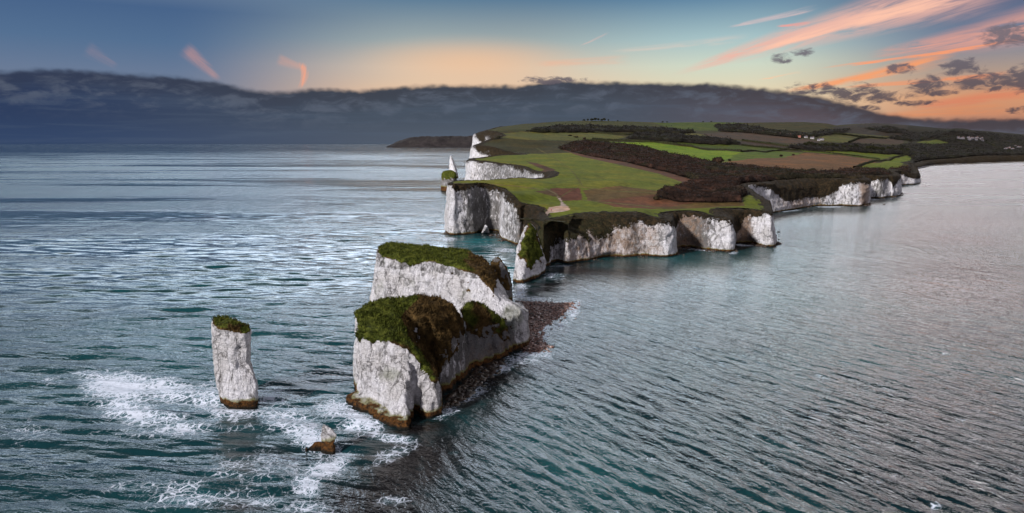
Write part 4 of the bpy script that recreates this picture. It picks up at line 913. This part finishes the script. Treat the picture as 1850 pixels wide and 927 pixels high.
nA = len(AZs); ia = np.arange(nA*len(RD)).reshape(len(RD), nA)
FS = np.stack([ia[:-1, :-1], ia[:-1, 1:], ia[1:, 1:], ia[1:, :-1]], -1).reshape(-1, 4)[:, ::-1]
tag(mesh('sea', np.c_[sx, sy, z], FS, M_SEA, attrs={'foam': foam, 'lee': lee, 'reef': reefa, 'shoal': shoal}), kind='structure')
# ------------------------------------------------------------------ distant headland across the bay
YF = 12000.
prof = [(706, 263), (712, 259), (722, 255), (735, 251.5), (750, 248.5), (775, 246.5), (800, 246.8), (830, 246), (860, 247), (900, 247.5), (960, 250)]
pcx = np.linspace(706, 1000, 240); prw = np.interp(pcx, [p[0] for p in prof], [p[1] for p in prof])
xs = (pcx-CX)/F*YF*cp; zt = np.maximum(H+YF*e_row(prw), 0)
rows = []
for j, (dy_, s_) in enumerate([(-500, 0), (-420, .25), (-330, .45), (-200, .7), (-60, .92), (0, 1), (200, .95), (900, .4), (1500, 0)]):
    zz = zt*s_; p = np.c_[xs, np.full(240, YF+dy_), zz]; zz = np.maximum(zz*(1+.12*fbm(p, 1/500., 4)), -5) + (cells(xs, xs*0+dy_, 55, 3)*14*(s_ > .3)); rows.append(np.c_[xs, YF+dy_+fbm(p, 1/700., 3)*90, np.where(zt*s_ > 1, zz, -3)])
VD = np.concatenate(rows); ia = np.arange(len(VD)).reshape(len(rows), 240); FD = np.stack([ia[:-1, :-1], ia[:-1, 1:], ia[1:, 1:], ia[1:, :-1]], -1).reshape(-1, 4)
tag(mesh('far_headland', VD, FD, foliage_material('far_scrub', [(.02, .018, .018), (.035, .03, .03), (.05, .044, .04)], .006)), kind='structure')
# ------------------------------------------------------------------ hedgerows
def tube_line(name, pts, hw, hh, m, label, cat, group=None, seed=0):
    P_ = np.array(pts); d = np.r_[0, np.cumsum(np.hypot(*np.diff(P_[:, :2], axis=0).T))]; n = max(4, int(d[-1]/1.6)); s = np.linspace(0, d[-1], n)
    x, y = np.interp(s, d, P_[:, 0]), np.interp(s, d, P_[:, 1]); z = TH(x, y); dxy = np.gradient(np.c_[x, y], axis=0); dxy /= np.linalg.norm(dxy, axis=1)[:, None]+1e-9; nx = np.c_[-dxy[:, 1], dxy[:, 0]]
    K = 9; rings = []
    for k in range(K):
        a = math.pi*k/(K-1); rad = 1+.35*fbm(np.c_[x, y, np.full(n, k*.9+seed)], (1/3., 1/3., 1.), 3)+.25*fbm(np.c_[x, y, np.full(n, seed*3.)], 1/14., 2)
        rings.append(np.c_[x+nx[:, 0]*math.cos(a)*hw*rad, y+nx[:, 1]*math.cos(a)*hw*rad, z-.3+math.sin(a)**.7*hh*rad])
    VV_ = np.concatenate(rings); ia_ = np.arange(len(VV_)).reshape(K, n); ff = np.stack([ia_[:-1, :-1], ia_[:-1, 1:], ia_[1:, 1:], ia_[1:, :-1]], -1).reshape(-1, 4)
    o = mesh(name, VV_, ff, m, loc=(x[0], y[0], z[0])); tag(o, label, cat, group); return o
hedges = [([(1340, 275), (1394, 273.5), (1420, 271), (1444, 272), (1500, 277), (1560, 284), (1590, 289)], 'long dark hedge running below the pale green strip to the brown field'),
          ([(1070, 252), (1120, 254), (1180, 256.5), (1247, 264), (1340, 274)], 'dark hedge along the top of the brightest green field'),
          ([(1544, 304), (1560, 298), (1590, 292), (1615, 285), (1640, 279)], 'thick hedge rising along the right edge of the brown field'),
          ([(1340, 254), (1394, 261), (1440, 267)], 'thin hedge under the pale ploughed slope'),
          ([(1340, 263), (1380, 267), (1425, 270)], 'hedge at the head of the dull green field'),
          ([(1470, 243), (1540, 246), (1600, 251)], 'faint hedge across the far olive slope'),
          ([(1534, 258), (1552, 250), (1570, 248)], 'short hedge climbing beside the grey far field'),
          ([(1075, 240.5), (1130, 244), (1180, 243), (1260, 250)], 'low hedge line below the long wood on the down'),
          ([(1030, 259), (1060, 254), (1100, 257)], 'scrubby hedge at the tip of the big thicket')]
for i, (h, lab) in enumerate(hedges):
    pts = [ray_ground(*p)[:2] for p in h]; dm = pts[0][1]; k = max(1, dm/1400)
    tube_line('hedge', pts, 2.2*k, 3.2*k, M_LEAF, lab, 'hedge', 'field hedges', i)
# ------------------------------------------------------------------ trees and bushes
def leafy(n, rx, rz, lean=0, s=.35, seed=0):
    g = np.random.default_rng(seed); cl = g.normal(size=(12, 3)); cl /= np.linalg.norm(cl, axis=1)[:, None]; cl *= g.uniform(.35, .85, (12, 1))
    k = g.integers(0, 12, n); p = cl[k]+g.normal(0, .2, (n, 3)); p = p*[rx, rx, rz]
    nn = g.normal(size=(n, 3)); nn /= np.linalg.norm(nn, axis=1)[:, None]; t = np.cross(nn, g.normal(size=(n, 3))); t /= np.linalg.norm(t, axis=1)[:, None]; b = np.cross(nn, t)
    sz_ = (s*g.uniform(.6, 1.4, n))[:, None]
    v = np.stack([p-t*sz_, p-b*sz_*.7, p+t*sz_, p+b*sz_*.7], 1).reshape(-1, 3); return v, np.arange(4*n).reshape(-1, 4)
def make_tree(h, r, seed):
    root = empty('tree', (0, 0, 0)); g = np.random.default_rng(seed)
    bm = bmesh.new()
    def limb(a, b, r0, r1):
        a, b = Vector(a), Vector(b); q = (b-a).to_track_quat('Z', 'Y'); vs = []
        for p, rr_ in ((a, r0), (b, r1)): vs.append([bm.verts.new(p+q @ Vector((rr_*math.cos(i*math.pi/3), rr_*math.sin(i*math.pi/3), 0))) for i in range(6)])
        for i in range(6): bm.faces.new((vs[0][i], vs[0][(i+1) % 6], vs[1][(i+1) % 6], vs[1][i]))
    limb((0, 0, -.5), (.1, .1, h*.45), .05*h, .032*h)
    for i in range(6):
        a = i*1.05+g.random(); limb((.1, .1, h*(.3+.03*i)), (math.cos(a)*r*.7, math.sin(a)*r*.7, h*(.6+.25*g.random())), .022*h, .008*h)
    me = bpy.data.meshes.new('trunk'); bm.to_mesh(me); bm.free(); me.materials.append(M_BARK); t = bpy.data.objects.new('trunk', me); COL.objects.link(t); t.parent = root
    v, f = leafy(900, r, h*.36, s=r*.13, seed=seed); v[:, 2] += h*.64
    mesh('crown', v, f, M_LEAF, parent=root, smooth_=False); return root
def dup(root, loc, sc, rz):
    c = root.copy(); COL.objects.link(c); c.location = loc; c.scale = (sc, sc, sc); c.rotation_euler = (0, 0, rz)
    for ch in root.children: d = ch.copy(); COL.objects.link(d); d.parent = c
    return c
protos = [make_tree(9, 5, 1), make_tree(9, 4.2, 2), make_tree(8, 5.5, 3)]
tp = []
for c, r, s in [(1055, 219.3, 1.6), (1062, 219, 1.8), (1069, 218.8, 2.0), (1075, 218.5, 2.3), (1081, 218.6, 2.0), (1087, 218.8, 1.7), (1092, 218.8, 2.2), (1099, 219.0, 1.5), (1116, 219.2, 1.0), (1197, 222, 1.3), (1205, 222.2, 1.3), (1270, 221, 1.1), (1285, 221, 1.1)]:
    tp.append((c, r+.5, s*.6, 'crest'))
for c, r, s in [(1455, 266, 1.4), (1462, 265, 1.7), (1470, 266, 1.4), (1481, 267, 1.3), (1492, 268, 1.5), (1502, 268, 1.6), (1512, 269, 1.4), (1524, 270, 1.3), (1536, 270, 1.3), (1546, 270, 1.6), (1567, 272, 1.5), (1574, 273, 1.8), (1583, 273, 1.5), (1593, 274, 1.6), (1604, 274, 1.7), (1616, 275, 1.3), (1628, 275, 1.5), (1640, 275, 1.4)]:
    tp.append((c, r, s, 'shelter'))
cnt = {'crest': 0, 'shelter': 0}
for i, (c, r, s, g) in enumerate(tp):
    p = ray_ground(c, r)
    if g == 'crest' and p[1] < 1500:
        continue
    pr_ = protos[i % 3]; o = pr_ if i < 3 else dup(pr_, p, s, i*1.3)
    if i < 3: o.location = p; o.scale = (s, s, s)
    tag(o, {'crest': 'small dark tree on the bare skyline of the long down', 'shelter': 'dark rounded tree in the shelter belt above the green strip'}[g], 'tree', {'crest': 'trees along the skyline of the down', 'shelter': 'trees of the shelter belt inland'}[g])
def bush(loc, r, h, label, seed, m=M_SCRUB, group=None):
    v, f = leafy(700, r, h*.5, s=r*.16, seed=seed); v[:, 2] += h*.45
    bm = bmesh.new(); bmesh.ops.create_icosphere(bm, subdivisions=3, radius=1); iv = np.array([q.co[:] for q in bm.verts]); iF = [[q.index for q in fa.verts] for fa in bm.faces]; bm.free()
    iv = iv*(1+.18*fbm(iv+seed, 1.6, 3))[:, None]*[r*.85, r*.85, h*.5]+[0, 0, h*.42]
    o = mesh('bush', iv, np.array(iF), m); o.location = loc; tag(o, label, 'bush', group); mesh('foliage', v, f, m, parent=o, smooth_=False); return o
for i, (c, r, rad, h, lab) in enumerate([(1186, 361, 2.2, 3.0, 'lone dark round bush on bracken left of the thicket'), (1297, 294, 7, 8, 'dark round bush at the corner of the brightest field'), (1318, 291, 2.6, 3.2, 'tiny bush on the boundary below the brightest field'),
        (1411, 283, 3.2, 4, 'small dark bush on the border of the brown field'), (1433, 281, 3.2, 4, 'small dark bush nearest the hedge junction'), (1467, 313, 5, 6.5, 'dark clump standing up against the brown field'), (1056, 252, 4, 5, 'single bush standing off the tip of the big thicket'),
        (1030, 245.5, 6, 3, 'low dark bush in the middle of the grass slope'), (1041, 248.5, 6, 2.5, 'flat bush just below another on the grass slope')]):
    bush(ray_ground(c, r), rad, h, lab, i)
# ------------------------------------------------------------------ village houses
def house(loc, rz, w, d, h, wall, roof, label, group):
    root = empty('house', loc); root.rotation_euler = (0, 0, rz)
    rh = d*.42
    def pm(name, vs, fs, m, par=root): o = mesh(name, np.array(vs, float), fs, m, smooth_=False); o.parent = par; return o
    x, y = w/2, d/2
    pm('wall', [(-x, -y, -1), (x, -y, -1), (x, y, -1), (-x, y, -1), (-x, -y, h), (x, -y, h), (x, y, h), (-x, y, h), (-x, 0, h+rh), (x, 0, h+rh)],
       [(0, 1, 5, 4), (1, 2, 6, 9, 5), (2, 3, 7, 6), (3, 0, 4, 8, 7)], wall)
    e = .5; t = .15
    ro = pm('roof', [(-x-e, -y-e, h-.1), (x+e, -y-e, h-.1), (x+e, 0, h+rh+t), (-x-e, 0, h+rh+t), (-x-e, y+e, h-.1), (x+e, y+e, h-.1), (-x-e, -y-e, h-.35), (x+e, -y-e, h-.35), (x+e, y+e, h-.35), (-x-e, y+e, h-.35)],
       [(0, 1, 2, 3), (3, 2, 5, 4), (0, 6, 7, 1), (5, 8, 9, 4), (0, 3, 4, 9, 6), (1, 7, 8, 5, 2)], roof)
    cx = x*.6; pm('chimney', [(cx-.5, -.4, h), (cx+.5, -.4, h), (cx+.5, .4, h), (cx-.5, .4, h), (cx-.5, -.4, h+rh+1.6), (cx+.5, -.4, h+rh+1.6), (cx+.5, .4, h+rh+1.6), (cx-.5, .4, h+rh+1.6)], [(0, 1, 5, 4), (1, 2, 6, 5), (2, 3, 7, 6), (3, 0, 4, 7), (4, 5, 6, 7)], M_WALL2, ro)
    for wx in (-x*.55, x*.55):
        pm('window', [(wx-.9, -y-.03, 1.0), (wx+.9, -y-.03, 1.0), (wx+.9, -y-.03, 2.5), (wx-.9, -y-.03, 2.5)], [(0, 1, 2, 3)], M_GLASS)
    tag(root, label, 'house', group); return root
hs = [(1361, 240.5, 'w'), (1366, 240, 'w'), (1373, 240.5, 'w'), (1377, 240, 'w'), (1381, 241, 'w'), (1389, 242.5, 'r'), (1400, 244, 'w'), (1408, 244.5, 'w'), (1423, 245.5, 'w'), (1427, 246, 'w'), (1438, 248, 'w'), (1443, 249, 'r'), (1449, 247.5, 'w'), (1456, 249.5, 'w'), (1467, 251, 'w'), (1479, 254.5, 'w'), (1485, 253.5, 'w')]
for i, (c, r, k) in enumerate(hs):
    p = ray_ground(c, r)
    house((p[0], p[1], p[2]-.3), .3*math.sin(i*2.1), 7+2*((i*7) % 3), 6.5, 4.0, M_WALL if k == 'w' else M_WALL2, M_ROOF if k == 'w' else M_ROOF2,
          {'w': 'white walled house with grey roof in the hamlet under the down', 'r': 'red roofed brick house in the hamlet under the down'}[k], 'houses of the hamlet under the down')
g_ = np.random.default_rng(5)
for i in range(22):
    c = g_.uniform(1728, 1780); r = 252+ (c-1728)*.07+g_.uniform(-1.5, 3.0)
    p = ray_ground(c, r); house((p[0], p[1], p[2]+3), .5*math.sin(i*1.9), 8, 7, 5, M_WALL3, M_ROOF, 'pale house among dark trees of the hillside village above the bay', 'houses of the hillside village')
for i in range(10):
    c = g_.uniform(1815, 1850); r = g_.uniform(266, 274)
    p = ray_ground(c, r); house((p[0], p[1], p[2]+4), .5*math.sin(i*1.9), 8, 7, 5, M_WALL2 if i % 2 else M_WALL3, M_ROOF, 'faint house among trees at the right end of the bay', 'houses at the right end of the bay')
# ------------------------------------------------------------------ walkers on the chalk path
def person(loc, rz, top, legs, label, h=1.72):
    bm = bmesh.new()
    J = dict(pel=(0, 0, .95), ch=(0, 0, 1.28), nk=(0, 0, 1.47), hd=(0, .02, 1.62), hdt=(0, .02, 1.72), hl=(-.10, 0, .9), kl=(-.13, .12, .5), al=(-.13, .02, .08), tl=(-.13, .2, .04), hr=(.10, 0, .9), kr=(.12, -.02, .5), ar=(.13, -.18, .1), tr=(.13, -.02, .04),
             sl=(-.19, 0, 1.4), el=(-.27, -.05, 1.12), wl=(-.27, .1, .9), sr=(.19, 0, 1.4), er=(.27, .02, 1.12), wr=(.26, .14, .92))
    ks = list(J); vs = {k: bm.verts.new(J[k]) for k in ks}
    for a, b in [('pel', 'ch'), ('ch', 'nk'), ('nk', 'hd'), ('hd', 'hdt'), ('pel', 'hl'), ('hl', 'kl'), ('kl', 'al'), ('al', 'tl'), ('pel', 'hr'), ('hr', 'kr'), ('kr', 'ar'), ('ar', 'tr'), ('ch', 'sl'), ('sl', 'el'), ('el', 'wl'), ('ch', 'sr'), ('sr', 'er'), ('er', 'wr')]: bm.edges.new((vs[a], vs[b]))
    me = bpy.data.meshes.new('person'); bm.to_mesh(me); bm.free(); o = bpy.data.objects.new('person', me); COL.objects.link(o)
    sk = o.modifiers.new('skin', 'SKIN'); rad = dict(pel=.16, ch=.17, nk=.06, hd=.095, hdt=.08, hl=.1, kl=.065, al=.045, tl=.04, hr=.1, kr=.065, ar=.045, tr=.04, sl=.07, el=.05, wl=.04, sr=.07, er=.05, wr=.04)
    for i, k in enumerate(ks): me.skin_vertices[0].data[i].radius = (rad[k], rad[k]); me.skin_vertices[0].data[i].use_root = (k == 'pel')
    sb2 = o.modifiers.new('sub', 'SUBSURF'); sb2.levels = 1; sb2.render_levels = 1
    m, b = mat('clothes_'+label.split()[1]); pz = sep(X(m.node_tree.nodes.new('ShaderNodeTexCoord').outputs['Object']))[2]
    setin(b, 'Base Color', mixc(ss(pz, 1.47, 1.5), mixc(ss(pz, .93, .96), legs, top), mixc(ss(pz, 1.66, 1.68), (.5, .32, .24), (.04, .03, .02)))); setin(b, 'Roughness', .8); me.materials.append(m)
    o.location = loc; o.rotation_euler = (0, 0, rz); o.scale = (h/1.72,)*3; tag(o, label, 'person'); return o
p = ray_ground(996, 383); person((p[0], p[1], p[2]), .6, (.5, .02, .06), (.03, .03, .05), 'walker in red jacket standing on the pale chalk path')
p = ray_ground(985, 384); person((p[0], p[1], p[2]), 2.6, (.02, .02, .03), (.02, .02, .02), 'walker in black at the dark edge of the chalk path')
SC.cycles.use_denoising = True
SC.cycles.max_bounces = 6; SC.cycles.diffuse_bounces = 2; SC.cycles.glossy_bounces = 3; SC.cycles.caustics_reflective = False
